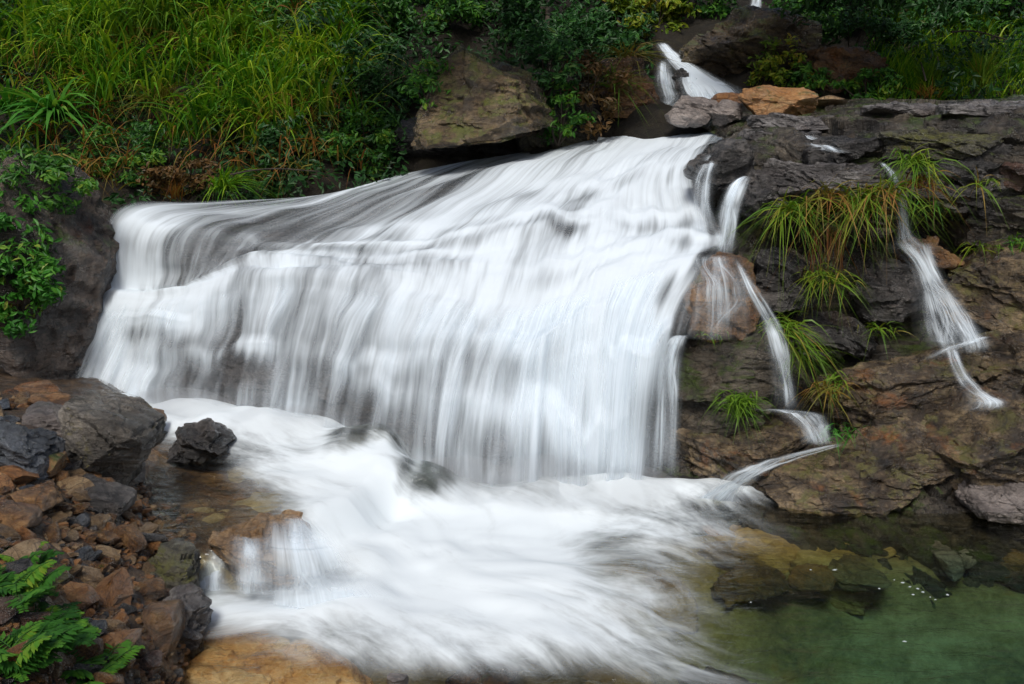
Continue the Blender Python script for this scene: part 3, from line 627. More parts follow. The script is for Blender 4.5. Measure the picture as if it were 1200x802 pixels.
# ledge top right of the fall
rock('rock_slab', 'flat grey slab on the cliff top behind the lichen patch', 1075, 134, 10.4, 150, 20, 1.0, 'greyslab', 41, (0, A(-1), 0), box=.8, cuts=6, strat=2, cat='rock slab')
rock('rock_slab', 'long flat grey slab on the cliff top at the right edge', 1165, 136, 10.0, 170, 30, 1.2, 'greyslab', 43, (0, A(-3), 0), box=.8, cuts=6, strat=2, cat='rock slab')
rock('rock_slab', 'flat olive grey slab right behind the lip beside the white water', 960, 150, 10.9, 170, 28, 1.2, 'greyslab', 45, (0, A(2), A(5)), box=.8, cuts=6, strat=2, cat='rock slab')
rock('rock_slab', 'rounded wet grey slab the side stream slides over', 925, 172, 10.3, 120, 36, 0.9, 'greyslab', 47, (0, A(4), 0), box=.6, cuts=6, strat=1, cat='rock slab')
rock('rock', 'black angular rock jutting into the white water at the top', 860, 204, 9.75, 96, 84, 0.7, 'slate', 49, (0, A(-25), 0), cuts=8, cat='rock')
rock('rock_slab', 'pale pinkish flat slab above the hanging green tufts', 955, 212, 9.5, 155, 44, 0.8, 'greyslab', 51, (0, A(3), A(-6)), box=.8, cuts=7, strat=2, cat='rock slab')
rock('rock', 'dark slate wedge beside the short spout of water', 900, 232, 9.65, 70, 60, 0.7, 'slate', 53, (0, A(20), 0), cuts=8, cat='rock')
rock('rock', 'square dark block under the grey slabs, cut by a crack', 985, 178, 9.75, 100, 34, 0.7, 'slate', 55, box=.8, cuts=6, cat='rock')
rock('rock', 'large black cliff block right of the hanging tufts', 1120, 215, 9.7, 150, 110, 1.0, 'slate', 57, (0, A(-8), 0), cuts=9, box=.6, strat=1, cat='rock')
rock('rock', 'lichen covered flat topped block under the cliff top slab', 1095, 168, 9.6, 130, 44, 0.8, 'mossy', 59, (0, A(3), 0), box=.8, cuts=7, cat='rock')
rock('rock', 'reddish dark block high at the right edge of the cliff', 1190, 185, 9.6, 80, 80, 0.9, 'redbrown', 61, cuts=8, box=.6, cat='rock')
rock('rock', 'olive brown block above the brown boulder at the right edge', 1175, 258, 9.5, 110, 60, 0.9, 'cliff', 63, cuts=8, box=.6, cat='rock')
rock('boulder', 'rounded brown boulder at the right edge beside the thin side fall', 1178, 338, 9.0, 150, 92, 1.1, 'ochre', 65, (0, A(4), 0), cuts=7, depth=(.55, .85), cat='boulder')
rock('rock', 'wet ledge the thin side fall splashes on', 1085, 300, 9.35, 90, 44, 0.6, 'brown', 67, cuts=7, cat='rock')
rock('rock', 'black slanted rock left of the thin side fall', 1035, 335, 9.3, 85, 80, 0.7, 'slate', 69, (0, A(-20), 0), cuts=8, cat='rock')
# right of the fall, lower
rock('boulder', 'rounded wet brown hump with fine strands of water over it', 846, 350, 8.52, 98, 104, 0.5, 'brown', 71, cuts=6, depth=(.6, .9), rough=.03, box=.3, cat='boulder')
rock('rock', 'squared brown block whose top ledge meets the white water', 848, 428, 8.45, 132, 84, 0.5, 'cliff', 73, (0, A(-6), 0), box=.85, cuts=5, rough=.04, cat='rock')
rock('rock', 'dark square block under the squared brown block', 842, 478, 8.42, 122, 52, 0.5, 'cliff', 75, (0, A(-3), 0), box=.85, cuts=5, rough=.04, cat='rock')
rock('rock_slab', 'sloping brown grey slab at the foot of the blocks beside the fall', 868, 532, 8.25, 205, 84, 0.8, 'ochre', 77, (A(8), A(-4), 0), cuts=7, depth=(.5, .8), cat='rock slab')
rock('rock', 'black pointed rock in the middle of the right cliff', 985, 395, 9.1, 110, 70, 0.8, 'slate', 79, (0, A(15), 0), cuts=9, cat='rock')
rock('rock', 'dark grey block under the drooping tuft beside the strand', 925, 325, 9.15, 80, 70, 0.7, 'slate', 81, cuts=8, cat='rock')
rock('rock_slab', 'long rust brown slab slanting across the lower right cliff', 1040, 450, 8.6, 230, 92, 1.0, 'ochre', 83, (A(10), A(-22), 0), cuts=8, box=.6, cat='rock slab')
rock('rock_slab', 'brown lichen slab high on the right beside the stream', 1175, 430, 8.5, 150, 90, 1.0, 'ochre', 85, (A(10), A(-12), 0), cuts=8, box=.6, cat='rock slab')
rock('rock_slab', 'broad jagged slab running along the right waterline', 1035, 545, 8.05, 330, 100, 1.1, 'ochre', 87, (A(12), A(-6), 0), cuts=9, box=.6, strat=1, cat='rock slab')
rock('rock_slab', 'grey and rust slab at the right edge above the waterline', 1160, 525, 7.9, 190, 100, 1.0, 'ochre', 89, (A(10), A(-14), 0), cuts=9, box=.6, cat='rock slab')
rock('rock', 'low grey rock at the right edge touching the pool', 1190, 582, 7.6, 120, 34, 0.6, 'pink', 91, cuts=8, cat='rock')
rock('rock', 'small dark stone at the foot of the fall near the right cliff', 815, 570, 8.05, 80, 24, 0.4, 'slate', 93, cuts=6, sub=4, cat='rock')
# rocks in the foam, each under a thin skin of water
rock('boulder', 'smooth grey boulder veiled by water in the middle of the foam', 497, 582, 7.97, 84, 56, 0.45, 'slate', 95, cuts=4, depth=(.75, .95), rough=.02, box=.25, cat='boulder')
rock('boulder', 'dim grey stone veiled by water left of the middle boulder', 412, 558, 8.32, 56, 40, 0.35, 'slate', 97, cuts=4, depth=(.75, .95), rough=.02, box=.25, cat='boulder')
rock('boulder', 'small grey stone behind the veiled middle boulder', 458, 538, 8.57, 36, 40, 0.28, 'slate', 99, cuts=4, depth=(.75, .95), rough=.02, cat='boulder', sub=4)
rock('boulder', 'flat topped grey stone under the curtain right of the middle boulder', 590, 566, 8.22, 70, 50, 0.25, 'greyslab', 101, cuts=4, depth=(.75, .95), rough=.02, cat='boulder', sub=4)
rock('boulder', 'small dark stone at the foot of the curtain near its right end', 686, 564, 8.2, 36, 40, 0.25, 'greyslab', 103, cuts=4, depth=(.75, .95), rough=.02, cat='boulder', sub=4)
rock('rock', 'black ridged rock standing in foam right of the mossy slab', 232, 520, 8.35, 88, 56, 0.6, 'slate', 105, (0, A(-6), 0), cuts=7, depth=(.5, .8), cat='rock')
# left bank heroes
HERO = []
def hero(*a, **k):
    a = list(a); a[4] = float(bank(a[2], a[3] + a[6] * 0.35)[1]) + a[7] * 0.15
    o = rock(*a, **k); HERO.append((a[2], a[3], o['label'])); return o
hero('rock', 'largest bank rock, grey with a golden mossy back and dark front face', 132, 525, 8.0, 110, 118, 0.8, 'mossslab', 201, (A(-6), A(14), A(-10)), box=.65, cuts=7, rough=.03)
hero('rock', 'brown rounded rock tucked behind the largest bank rock', 168, 498, 8.5, 50, 36, 0.4, 'brown', 203, cuts=6, sub=4)
hero('rock', 'blue grey slate rock at the left edge of the bank', 18, 520, 7.9, 95, 80, 0.6, 'bluegrey', 205, (0, A(10), 0), box=.6, cuts=7)
hero('rock', 'purple grey angular stone above the slate rock', 62, 492, 8.3, 60, 48, 0.4, 'pink', 207, (0, A(15), 0), cuts=8, sub=4)
hero('rock', 'topmost flat brown rock balanced on the bank heap', 45, 458, 8.7, 62, 20, 0.35, 'brown', 209, (0, A(-5), 0), cuts=7, sub=4)
hero('rock', 'brown slab just under the topmost flat rock', 55, 472, 8.6, 66, 26, 0.35, 'brown', 211, (0, A(4), 0), cuts=7, sub=4)
hero('rock', 'dull brown wedge leaning on the slate rock', 40, 540, 7.5, 62, 40, 0.35, 'brown', 213, (0, A(22), 0), box=.7, cuts=7, sub=4)
hero('rock', 'bright orange block left of the dull wedge', 22, 560, 7.25, 60, 24, 0.3, 'rust', 215, box=.8, cuts=6, sub=4)
hero('rock', 'rust orange brick shaped stone beside the largest rock', 78, 528, 7.85, 46, 26, 0.3, 'rust', 217, (0, A(-4), 0), box=.7, cuts=6, sub=4)
hero('rock', 'long dark slab slanting below the largest bank rock', 118, 585, 7.2, 78, 34, 0.35, 'slate', 219, (0, A(20), 0), box=.7, cuts=6, sub=4)
hero('rock', 'oval tan stone leaning above the long dark slab', 90, 568, 7.2, 42, 22, 0.25, 'tan', 221, (0, A(-28), 0), cuts=6, sub=4)
hero('rock', 'broad oval brown grey stone at the left of the bank', 40, 585, 6.95, 72, 36, 0.4, 'brown', 223, (0, A(2), 0), cuts=6, sub=4)
hero('rock', 'flat brown stone under the broad oval one at the left edge', 12, 612, 6.7, 60, 34, 0.35, 'brown', 225, (0, A(10), 0), cuts=7, sub=4)
hero('rock', 'mossy spotted dark rock at the edge of the little cascade', 205, 668, 6.35, 78, 62, 0.5, 'mossy', 227, (0, A(4), 0), cuts=6, depth=(.55, .85))
hero('rock', 'rounded grey streaked rock below the mossy spotted one', 218, 728, 5.95, 60, 66, 0.4, 'greyslab', 229, (0, A(12), 0), cuts=6, depth=(.55, .85))
hero('rock', 'dull brown rock between the grey streaked rock and the rubble', 188, 735, 5.9, 46, 60, 0.35, 'brown', 231, cuts=7, sub=4)
hero('rock', 'small red brown stone in the middle of the rubble', 158, 636, 6.6, 28, 18, 0.15, 'redbrown', 233, cuts=6, sub=4)
hero('rock', 'small steel blue slate chip among tan rubble', 95, 610, 6.9, 22, 18, 0.12, 'bluegrey', 235, cuts=8, sub=4)
hero('rock', 'tan brown block low on the rubble slope', 136, 700, 6.05, 50, 34, 0.3, 'brown', 237, cuts=7, sub=4)
hero('rock', 'greenish rounded stone above the fern', 64, 682, 6.1, 36, 34, 0.25, 'mossy', 239, cuts=5, sub=4)
hero('rock', 'pink brown stone near the bottom of the bank', 172, 778, 5.5, 34, 22, 0.2, 'redbrown', 241, cuts=7, sub=4)
awash = rock('boulder', 'pale rock stained orange awash at the bottom of the picture', 285, 790, 5.3, 330, 100, 1.1, 'nearpale', 243, (A(14), A(6), 0), cuts=7, depth=(.6, .9), rough=.05, box=.2, cat='boulder')
awash.location.z = -.008 - max(v.co.z for v in awash.data.vertices)
rock('rock', 'tiny pale rock poking out at the bottom centre', 466, 800, 4.75, 30, 18, 0.12, 'pink', 245, cuts=7, sub=4)
rock('rock', 'tawny rock under the thin veils of the little cascade', 312, 650, 6.42, 130, 84, 0.6, 'tawny', 247, (A(6), A(5), 0), cuts=6, depth=(.6, .9), rough=.03)
# submerged stones
for q, (a, b, d, mt, lb) in enumerate([
    (905, 622, 1.2, 'goldslab', 'rust tinged stone under water close to the cliff foot'),
    (985, 640, 1.3, 'goldslab', 'broad golden stone under water below the right cliff'),
    (840, 608, .55, 'rust', 'rust red stone under water near the foot of the fall'),
    (1110, 628, .9, 'pink', 'grey green flat stone under water near the right rocks'),
    (1185, 640, .8, 'brown', 'brown stone under water at the right edge by the rocks'),
    (890, 665, .9, 'brown', 'olive brown stone under water nearest the foam'),
    (940, 612, .7, 'tan', 'pale tan stone under water at the cliff foot'),
    (1030, 622, .8, 'goldslab', 'small gold stone under water behind the broad golden one'),
    (960, 662, .6, 'rust', 'orange brown stone under water in front of the broad golden one'),
    (1010, 660, .7, 'tan', 'tan stone under water between the amber and golden ones'),
    (860, 635, .7, 'tan', 'tan stone under water where the foam thins'),
    (790, 690, .8, 'goldslab', 'dim tawny stone under the streaked foam'),
    (700, 785, .9, 'goldslab', 'tawny stone under water at the bottom centre'),
    (560, 790, .8, 'brown', 'brown stone under the thin foam at the bottom'),
    (835, 790, .9, 'brown', 'brown stone under streaked water at the bottom right')]):
    pt = PZ(a, b, -0.2); z0 = float(bed_z(pt[0], pt[1])) - .12; d *= .8; X, F = rock_verts((d, d * .75, d * .34), 300 + q, 5, cuts=9, depth=(.45, .85), rough=.045, box=.4)
    X = X @ np.array(Euler((.1 * math.sin(q), .12 * math.cos(q * 2), q * 1.3)).to_matrix()).T; hh = float(np.ptp(X[:, 2]))
    for _ in range(6): z0 = min(float(bed_z(pt[0], pt[1])) - .5 * hh, -.05 - hh); pt = PZ(a, b, z0 + hh)
    pt[2] = z0 - float(X[:, 2].min()) * 0
    o = link('submerged_rock', mesh_of('submerged_rock', X - np.array([0, 0, X[:, 2].min()]), F, M[mt]), None, pt)
    tag(o, lb, 'submerged rock')

# rubble: one mesh per shape and colour, then copies
kinds = [('brown', 'brown', 9), ('tan', 'tan', 6), ('rust', 'rust orange', 8), ('slate', 'dark grey', 3), ('redbrown', 'red brown', 1), ('bluegrey', 'blue grey', 1)]
protos = []
for kk, (mt, cn, wgt) in enumerate(kinds):
    for sh in range(4):
        X, F = rock_verts((1.0, 0.62, 0.34), 400 + kk * 10 + sh, 3, cuts=9, depth=(.4, .75), rough=.05, box=.55)
        protos.append((mesh_of('stone', X, F, M[mt], sharp=30), cn, wgt))
wts = np.array([p[2] for p in protos], float); wts /= wts.sum()
r = np.random.default_rng(5)
poly = [(-20, 455), (60, 470), (110, 500), (150, 590), (200, 620), (175, 660), (190, 705), (180, 790), (150, 815), (-20, 815)]
def inpoly(x, y, pl):
    c = False; j = len(pl) - 1
    for i in range(len(pl)):
        if (pl[i][1] > y) != (pl[j][1] > y) and x < (pl[j][0] - pl[i][0]) * (y - pl[i][1]) / (pl[j][1] - pl[i][1]) + pl[i][0]: c = not c
        j = i
    return c
seen = {}; cnt = 0
while cnt < 296:
    x, y = r.uniform(-20, 205), r.uniform(455, 815)
    if not inpoly(x, y, poly): continue
    me, cn, _ = protos[r.choice(len(protos), p=wts)]
    pt = bank(x, y); sz = r.choice([0.12, 0.16, 0.22, 0.30], p=[.35, .35, .2, .1]) * r.uniform(.8, 1.2)
    o = bpy.data.objects.new('stone', me); S.collection.objects.link(o)
    o.scale = (sz, sz * r.uniform(.8, 1.3), sz * r.uniform(.8, 1.6)); o.rotation_euler = (r.uniform(-.5, .5), r.uniform(-.5, .5), r.uniform(0, 6.28))
    o.location = (pt[0], pt[1], pt[2] + sz * r.uniform(0.05, 0.22))
    near = min(HERO, key=lambda h: (h[0] - x) ** 2 + (h[1] - y) ** 2)[2].split(',')[0]
    short = ' '.join(near.split()[:7])
    while short.split()[-1] in ('with', 'the', 'a', 'and', 'of', 'at', 'in', 'on', 'its', 'under', 'below', 'above', 'beside', 'between'): short = ' '.join(short.split()[:-1])
    szn = 'tiny' if sz < .135 else 'small' if sz < .19 else 'medium' if sz < .26 else 'large'
    tag(o, f'{szn} {cn} stone by the {short}', 'stone', 'loose stones of the left bank'); cnt += 1

def scatter_mesh(name, proto, T, mat, attrs=None):
    """many copies of a small mesh joined in one: T = list of (R 3x3, loc)"""
    V0, F0 = proto; n = len(T); R_ = np.array([t[0] for t in T]); L_ = np.array([t[1] for t in T])
    V = np.einsum('nij,kj->nki', R_, V0) + L_[:, None]; F = F0[None] + (np.arange(n) * len(V0))[:, None, None]
    return mesh_of(name, V.reshape(-1, 3), F.reshape(-1, F0.shape[1]), mat, attrs=attrs, sharp=30)
for mt, n_, sd0 in (('brown', 1500, 1), ('rust', 700, 2), ('tan', 600, 3), ('slate', 400, 4)):
    V0, F0 = rock_verts((1, .7, .4), 700 + sd0, 2, cuts=6, depth=(.45, .8), rough=.04, box=.5)
    r = np.random.default_rng(90 + sd0); T = []
    while len(T) < n_:
        x, y = r.uniform(-60, 230), r.uniform(445, 830)
        if not inpoly(x, y, [(-60, 450), (70, 470), (160, 560), (230, 610), (225, 660), (215, 800), (150, 830), (-60, 830)]): continue
        s_ = r.uniform(.035, .1); e = Euler((r.uniform(-.6, .6), r.uniform(-.6, .6), r.uniform(0, 6.28)))
        T.append((np.array(e.to_matrix()) * s_, bank(x, y) + np.array([0, 0, s_ * .15])))
    o = link('gravel', scatter_mesh('gravel', (V0, F0), T, M[mt])); tag(o, kind='stuff')

# ------------------------------------------------------------------ side streams
def ribbon(name, pts, n=90, m=14, arch=0.4, mat='strand', strands=3):
    """pts: (px, py, Y, width px, cover) down the stream; a bundle of threads that part and join again"""
    p = np.array(pts, float); t = np.linspace(0, len(p) - 1, n); sd_ = p[0, 0] * .37 + p[0, 1]
    c = cr(np.array([P(a[0], a[1], a[2]) for a in p]), t); w_ = np.maximum(cr(p[:, 3:4], t)[:, 0], 2) * mpp(p[:, 2].mean()); cv = cr(p[:, 4:5], t)[:, 0]
    u = np.linspace(-1, 1, m); VS, UV, CV, FS = [], [], [], []
    for k in range(strands + 1):
        wide = k == 0
        nz = lambda f, q: noise(np.stack([t * f, t * 0 + sd_ + k * 7.7, t * 0 + q], -1), 5)
        off = 0 * t if wide else (nz(.7, 0) * .5 + (k - (strands + 1) / 2) / strands * .8) * w_ * .5
        ww = w_ * (1.3 if wide else .5 * (1 + .4 * nz(1.4, 3)))
        cc = c + np.stack([off, 0 * off - .012 * k, .03 * w_ * nz(4, 2)], -1)
        g = cc[:, None] + np.stack([u[None] * ww[:, None] / 2, -arch * ww[:, None] / 2 * (1 - u[None] ** 2), 0 * u[None] * ww[:, None]], -1)
        L = np.linspace(0, 1, n)
        VS.append(g.reshape(-1, 3)); FS.append(gfaces(n, m) + k * n * m)
        UV.append(np.stack(np.broadcast_arrays(u[None] * w_.mean() * 2.2 + c[0, 0] + k * 3.3, L[:, None] * len(p) * 0.35), -1).reshape(-1, 2))
        CV.append((np.clip(cv * ((.5 if wide else .5) * (1 + .5 * nz(2.0, 6))), 0, 1)[:, None] * smooth(0, .9, 1 - np.abs(u))[None] * (smooth(0, .1, L) * smooth(1, .85, L))[:, None]).ravel())
    o = link(name, mesh_of(name, np.concatenate(VS), np.concatenate(FS), M[mat], uv=np.concatenate(UV), attrs={'cover': np.concatenate(CV)})); return tag(o, kind='structure')
ribbon('side_stream_water', [(874,206,9.3,8,.5),(867,213,9.15,20,1.2),(856,240,9.05,24,1.0),(851,270,9.0,24,.9),(846,300,8.95,32,.8)])
ribbon('side_stream_water', [(862,303,8.35,8,.5),(880,338,8.2,16,.7),(900,375,8.2,20,.7),(912,410,8.1,24,.65),(918,445,8.05,26,.6),(922,480,8.0,34,.7)])
ribbon('side_stream_water', [(900,478,7.9,44,.3),(935,484,7.8,50,.5),(952,500,7.75,40,.5),(962,522,7.7,36,.4)], arch=.1)
ribbon('side_stream_water', [(990,519,7.6,10,.4),(950,528,7.6,22,.75),(900,543,7.6,34,.7),(868,558,7.6,44,.8),(848,576,7.65,60,.9),(832,592,7.7,90,.7)], arch=.1)
ribbon('side_stream_water', [(1032,190,9.3,8,.8),(1045,205,9.1,12,.8),(1056,235,9.05,16,.6),(1062,275,9.0,22,.6),(1075,292,8.9,60,.75)])
ribbon('side_stream_water', [(1062,282,8.9,60,.5),(1080,308,8.8,36,.75),(1092,335,8.7,42,.65),(1105,370,8.5,58,.6),(1117,395,8.35,70,.6),(1124,412,8.3,64,.5)])
ribbon('side_stream_water', [(1158,394,8.3,10,.3),(1135,401,8.25,16,.6),(1112,409,8.2,20,.5),(1085,422,8.2,16,.2)], arch=.1)
ribbon('side_stream_water', [(1112,406,8.2,20,.8),(1122,432,8.0,18,.5),(1138,455,7.85,24,.65),(1155,470,7.75,44,.7),(1150,480,7.75,60,.3)], arch=.2)
ribbon('side_stream_water', [(800,392,8.1,18,.5),(792,398,8.05,24,.9),(783,430,8.02,30,.7),(780,480,8.0,34,.6),(780,560,7.98,40,.6)])
ribbon('side_stream_water', [(905,150,10.4,30,.3),(935,158,10.0,34,.55),(965,172,9.5,30,.5),(985,180,9.3,22,.3)], arch=.1)
ribbon('side_stream_water', [(838,180,9.6,24,.5),(826,205,9.4,22,.6),(822,240,9.25,24,.6),(826,275,9.15,30,.5)])
ribbon('side_stream_water', [(838,298,8.35,44,.5),(838,325,8.2,70,.45),(838,360,8.15,84,.4),(836,396,8.12,90,.25)])
# upper cascade
ribbon('upper_cascade_water', [(774,50,14.9,14,1.4),(790,68,14.4,22,2.4),(812,86,13.9,36,2.6),(832,102,13.5,54,2.6),(846,124,13.3,74,2.4)], arch=.3)
ribbon('upper_cascade_water', [(778,70,14.3,16,.8),(779,95,13.8,22,.7),(784,118,13.6,26,.6),(768,134,13.4,20,.8),(748,152,13.2,26,.8)], arch=.2)
ribbon('upper_cascade_water', [(884,-8,15.6,8,1.),(886,2,15.5,12,1.),(884,14,15.3,12,1.)], arch=.2)
# little cascade on the left
ribbon('little_cascade_water', [(252,652,6.45,34,.3),(250,668,6.3,36,.85),(252,690,6.15,40,.8),(262,712,6.0,60,.9),(270,722,5.95,70,.8)], mat='cascade')
ribbon('little_cascade_water', [(298,622,6.4,66,.3),(300,640,6.1,72,.5),(304,670,6.0,76,.45),(308,698,5.95,84,.7)], mat='cascade')
ribbon('little_cascade_water', [(346,600,6.6,80,.4),(354,630,6.25,100,.8),(366,668,6.1,130,.65),(378,706,5.95,170,.6)], mat='cascade')

# ------------------------------------------------------------------ plants
def blades(base, n, length, width, spread, droop, seed, seg=6, tint=(0.0, 1.0), up=1.0, az=None, azs=math.pi, face=None, rad=0.05):
    """n arching blades springing from points near base -> V, F, tint"""
    r = np.random.default_rng(seed)
    base = np.asarray(base, float)
    if base.ndim == 1: base = np.repeat(base[None], n, 0)
    n = len(base)
    b = base + np.stack([r.normal(0, rad, n), r.normal(0, rad, n), r.normal(0, rad * .4, n)], -1)
    a = (0 if az is None else az) + r.uniform(-azs, azs, n)
    L = length * r.uniform(.55, 1.15, n); sp = np.abs(r.normal(spread, spread * .45, n)); dr = droop * r.uniform(.5, 1.4, n)
    o = np.stack([np.cos(a), np.sin(a), np.zeros(n)], -1); z = np.array([0, 0, 1.0])
    t = np.linspace(0, 1, seg)
    d0 = o * np.sin(sp)[:, None] + z * np.cos(sp)[:, None] * up
    pth = b[:, None] + L[:, None, None] * (t[None, :, None] * d0[:, None] + (t ** 2)[None, :, None] * dr[:, None, None] * (o[:, None] * .25 - z))
    wdt = width * r.uniform(.7, 1.3, n)[:, None] * (np.sin(np.clip(t * 1.0 + .18, 0, 1) ** .7 * math.pi) * .9 + .06)[None]
    sd1 = np.stack([-np.sin(a), np.cos(a), np.zeros(n)], -1) + r.normal(0, .35, (n, 3)); sd1 /= np.linalg.norm(sd1, axis=1, keepdims=True)
    Lf = pth - sd1[:, None] * wdt[..., None] / 2; Rt = pth + sd1[:, None] * wdt[..., None] / 2
    V = np.stack([Lf, Rt], 2).reshape(-1, 3)
    i = (np.arange(n) * seg * 2)[:, None] + (np.arange(seg - 1) * 2)[None]
    F = np.stack([i, i + 1, i + 3, i + 2], -1).reshape(-1, 4)
    tn = r.uniform(tint[0], tint[1], n); tn = np.repeat(tn, seg * 2)
    return V, F, tn
def leaves(c, nrm, size, seed, aspect=.42, tint=(0, 1), jit=.6, hang=.25):
    """one folded pointed leaf per centre"""
    r = np.random.default_rng(seed); c = np.asarray(c, float); n = len(c)
    nn = nrm + r.normal(0, jit, (n, 3)); nn /= np.linalg.norm(nn, axis=1, keepdims=True)
    d = r.normal(size=(n, 3)); d[:, 2] -= hang; d -= (d * nn).sum(1, keepdims=True) * nn; d /= np.linalg.norm(d, axis=1, keepdims=True)
    s = np.cross(nn, d); L = size * r.uniform(.6, 1.3, n)[:, None]; W_ = L * aspect
    p = [c - d * L * .5, c - d * L * .1 + s * W_ * .5 + nn * L * .06, c + d * L * .25 + s * W_ * .38 + nn * L * .05, c + d * L * .6 - nn * L * .1,
         c + d * L * .25 - s * W_ * .38 + nn * L * .05, c - d * L * .1 - s * W_ * .5 + nn * L * .06]
    V = np.stack(p, 1).reshape(-1, 3); k = (np.arange(n) * 6)[:, None]
    F = np.concatenate([k + np.array([0, 1, 2, 3]), k + np.array([0, 3, 4, 5])], 0)
    return V, F, np.repeat(r.uniform(tint[0], tint[1], n), 6)
def cat(parts):
    V, F, T, o = [], [], [], 0
    for v, f, t in parts: V.append(v); F.append(f + o); T.append(t); o += len(v)
    return np.concatenate(V), np.concatenate(F), np.concatenate(T)
def tube(pts, r0, r1, k=6):
    p = np.asarray(pts, float); n = len(p); d = np.gradient(p, axis=0); d /= np.linalg.norm(d, axis=1, keepdims=True) + 1e-9
    a = np.cross(d, [0.3, 0.2, 0.9]); a /= np.linalg.norm(a, axis=1, keepdims=True); b = np.cross(d, a)
    th_ = np.linspace(0, 2 * math.pi, k, endpoint=False); rr_ = np.linspace(r0, r1, n)[:, None, None]
    V = p[:, None] + rr_ * (np.cos(th_)[None, :, None] * a[:, None] + np.sin(th_)[None, :, None] * b[:, None])
    i = np.arange(n * k).reshape(n, k); F = np.stack([i[:-1], np.roll(i[:-1], -1, 1), np.roll(i[1:], -1, 1), i[1:]], -1).reshape(-1, 4)
    return V.reshape(-1, 3), F, np.zeros(n * k)

def shrub(name, label, centre, radii, nleaf, size, mat, seed, clumps=26, tint=(0, 1), aspect=.42, hang=.25, group=None, cat_='shrub', base=None):
    """leafy shrub: stems to clumps of leaves spread through the crown's volume"""
    r = np.random.default_rng(seed); centre = np.asarray(centre, float); radii = np.asarray(radii, float)
    u = r.normal(size=(clumps, 3)); u /= np.linalg.norm(u, axis=1, keepdims=True)
    cc = centre + u * radii * (r.uniform(.25, 1.0, clumps) ** .6)[:, None]
    if base is None: base = centre + np.array([0, radii[1] * .4, -radii[2] * 1.05])
    root = bpy.data.objects.new(name, None); S.collection.objects.link(root); root.location = [float(v) for v in base]
    tag(root, label, cat_, group)
    pc = r.integers(0, clumps, nleaf); cs = radii.mean() * r.uniform(.18, .42, clumps)
    g = r.normal(size=(nleaf, 3)); g /= np.linalg.norm(g, axis=1, keepdims=True)
    pos = cc[pc] + g * (cs[pc] * r.uniform(.3, 1.05, nleaf))[:, None] * np.array([1.2, 1.1, .7])
    nr = g * .5 + np.array([0, -.35, .75])
    ct = r.uniform(0, .45, clumps)
    V, F, T = leaves(pos, nr, size, seed + 1, aspect, (0, .6), hang=hang)
    T = np.clip(np.repeat(ct[pc], 6) + T, 0, 1) * (tint[1] - tint[0]) + tint[0]
    centred('foliage', V, F, M[mat], root, attrs={'tint': T}, smooth_shade=False)
    st = []
    for k in range(0, clumps, 3):
        t = np.linspace(0, 1, 6)[:, None]; mid = (base + cc[k]) / 2 + r.normal(0, .12, 3) * radii.mean()
        pt = (1 - t) ** 2 * base + 2 * t * (1 - t) * mid + t ** 2 * cc[k]; st.append(tube(pt, .018, .005, 5))
    V, F, _ = cat(st); centred('stems', V, F, M['bark'], root)
    return root
def tuft(name, label, base, n, length, width, spread, droop, seed, mat='tuft', cat_='grass tuft', group=None, **k):
    V, F, T = blades(base, n, length, width, spread, droop, seed, **k)
    base = np.asarray(base, float)
    o = link(name, mesh_of(name, V - base, F, M[mat], attrs={'tint': T}), None, base)
    return tag(o, label, cat_, group)

# --- masses nobody could count (stuff)
r = np.random.default_rng(77)
def hill_pts(n, x0, x1, t0, t1, lift=(0.0, 0.3)):
    x = r.uniform(x0, x1, n); t = r.uniform(t0, t1, n); y = yb(x) - t * (yb(x) + 80)
    p = hill(x, y); p = p + np.stack([np.zeros(n), fbm(p * .8, 4, 61) * .35, fbm(p * 1.1, 4, 62) * .25], -1)
    l = r.uniform(lift[0], lift[1], n); return p + np.stack([0 * l, -l * .7, l * .7], -1), x, y
p, x, y = hill_pts(90000, -260, 1460, -.06, 1.5, (0, .55))
keep = noise(p * 1.6, 9) + .5 * noise(p * 4, 10) > -.25
keep &= ~((x > 480) & (x < 800) & (y > 90)) & ~((x > 765) & (x < 1060) & (y > 18))
keep &= (r.uniform(0, 1, len(x)) > .45 * np.exp(-(((x - 200) / 170) ** 2 + ((y - 60) / 110) ** 2)))
p = p[keep]
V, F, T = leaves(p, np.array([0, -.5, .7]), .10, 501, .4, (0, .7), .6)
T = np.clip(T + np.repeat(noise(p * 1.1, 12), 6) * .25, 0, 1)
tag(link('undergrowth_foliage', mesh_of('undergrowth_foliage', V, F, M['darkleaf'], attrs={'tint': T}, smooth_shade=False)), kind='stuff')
# tall bright grass on the upper left slope
p, x, y = hill_pts(1500, 10, 430, .1, 1.25, (.1, .55))
dens = np.exp(-(((x - 215) / 150) ** 2 + ((y - 60) / 110) ** 2))
p = p[r.uniform(0, 1, len(p)) < dens * 1.2 + .05]
p = p[noise(p * 1.3, 91) > -.08]
p = np.repeat(p, 13, 0)
V, F, T = blades(p, len(p), 1.6, .036, .36, .8, 601, tint=(0, .85), az=-1.2, azs=1.5, rad=.06, seg=8)
T = np.clip(T + np.repeat(noise(p * 1.3, 12), 16) * .25, 0, 1)
tag(link('tall_grass', mesh_of('tall_grass', V, F, M['grass'], attrs={'tint': T})), kind='stuff')
p, x, y = hill_pts(260, 20, 430, .0, .9, (.1, .5)); p = np.repeat(p, 5, 0)
V, F, T = blades(p, len(p), 1.1, .02, .5, 1.0, 603, tint=(.2, 1), az=-1.2, azs=1.6, rad=.08)
tag(link('dry_grass', mesh_of('dry_grass', V, F, M['drytuft'], attrs={'tint': T})), kind='stuff')
p, x, y = hill_pts(900, 1020, 1260, -.05, .45, (0, .1)); p = np.repeat(p, 4, 0)
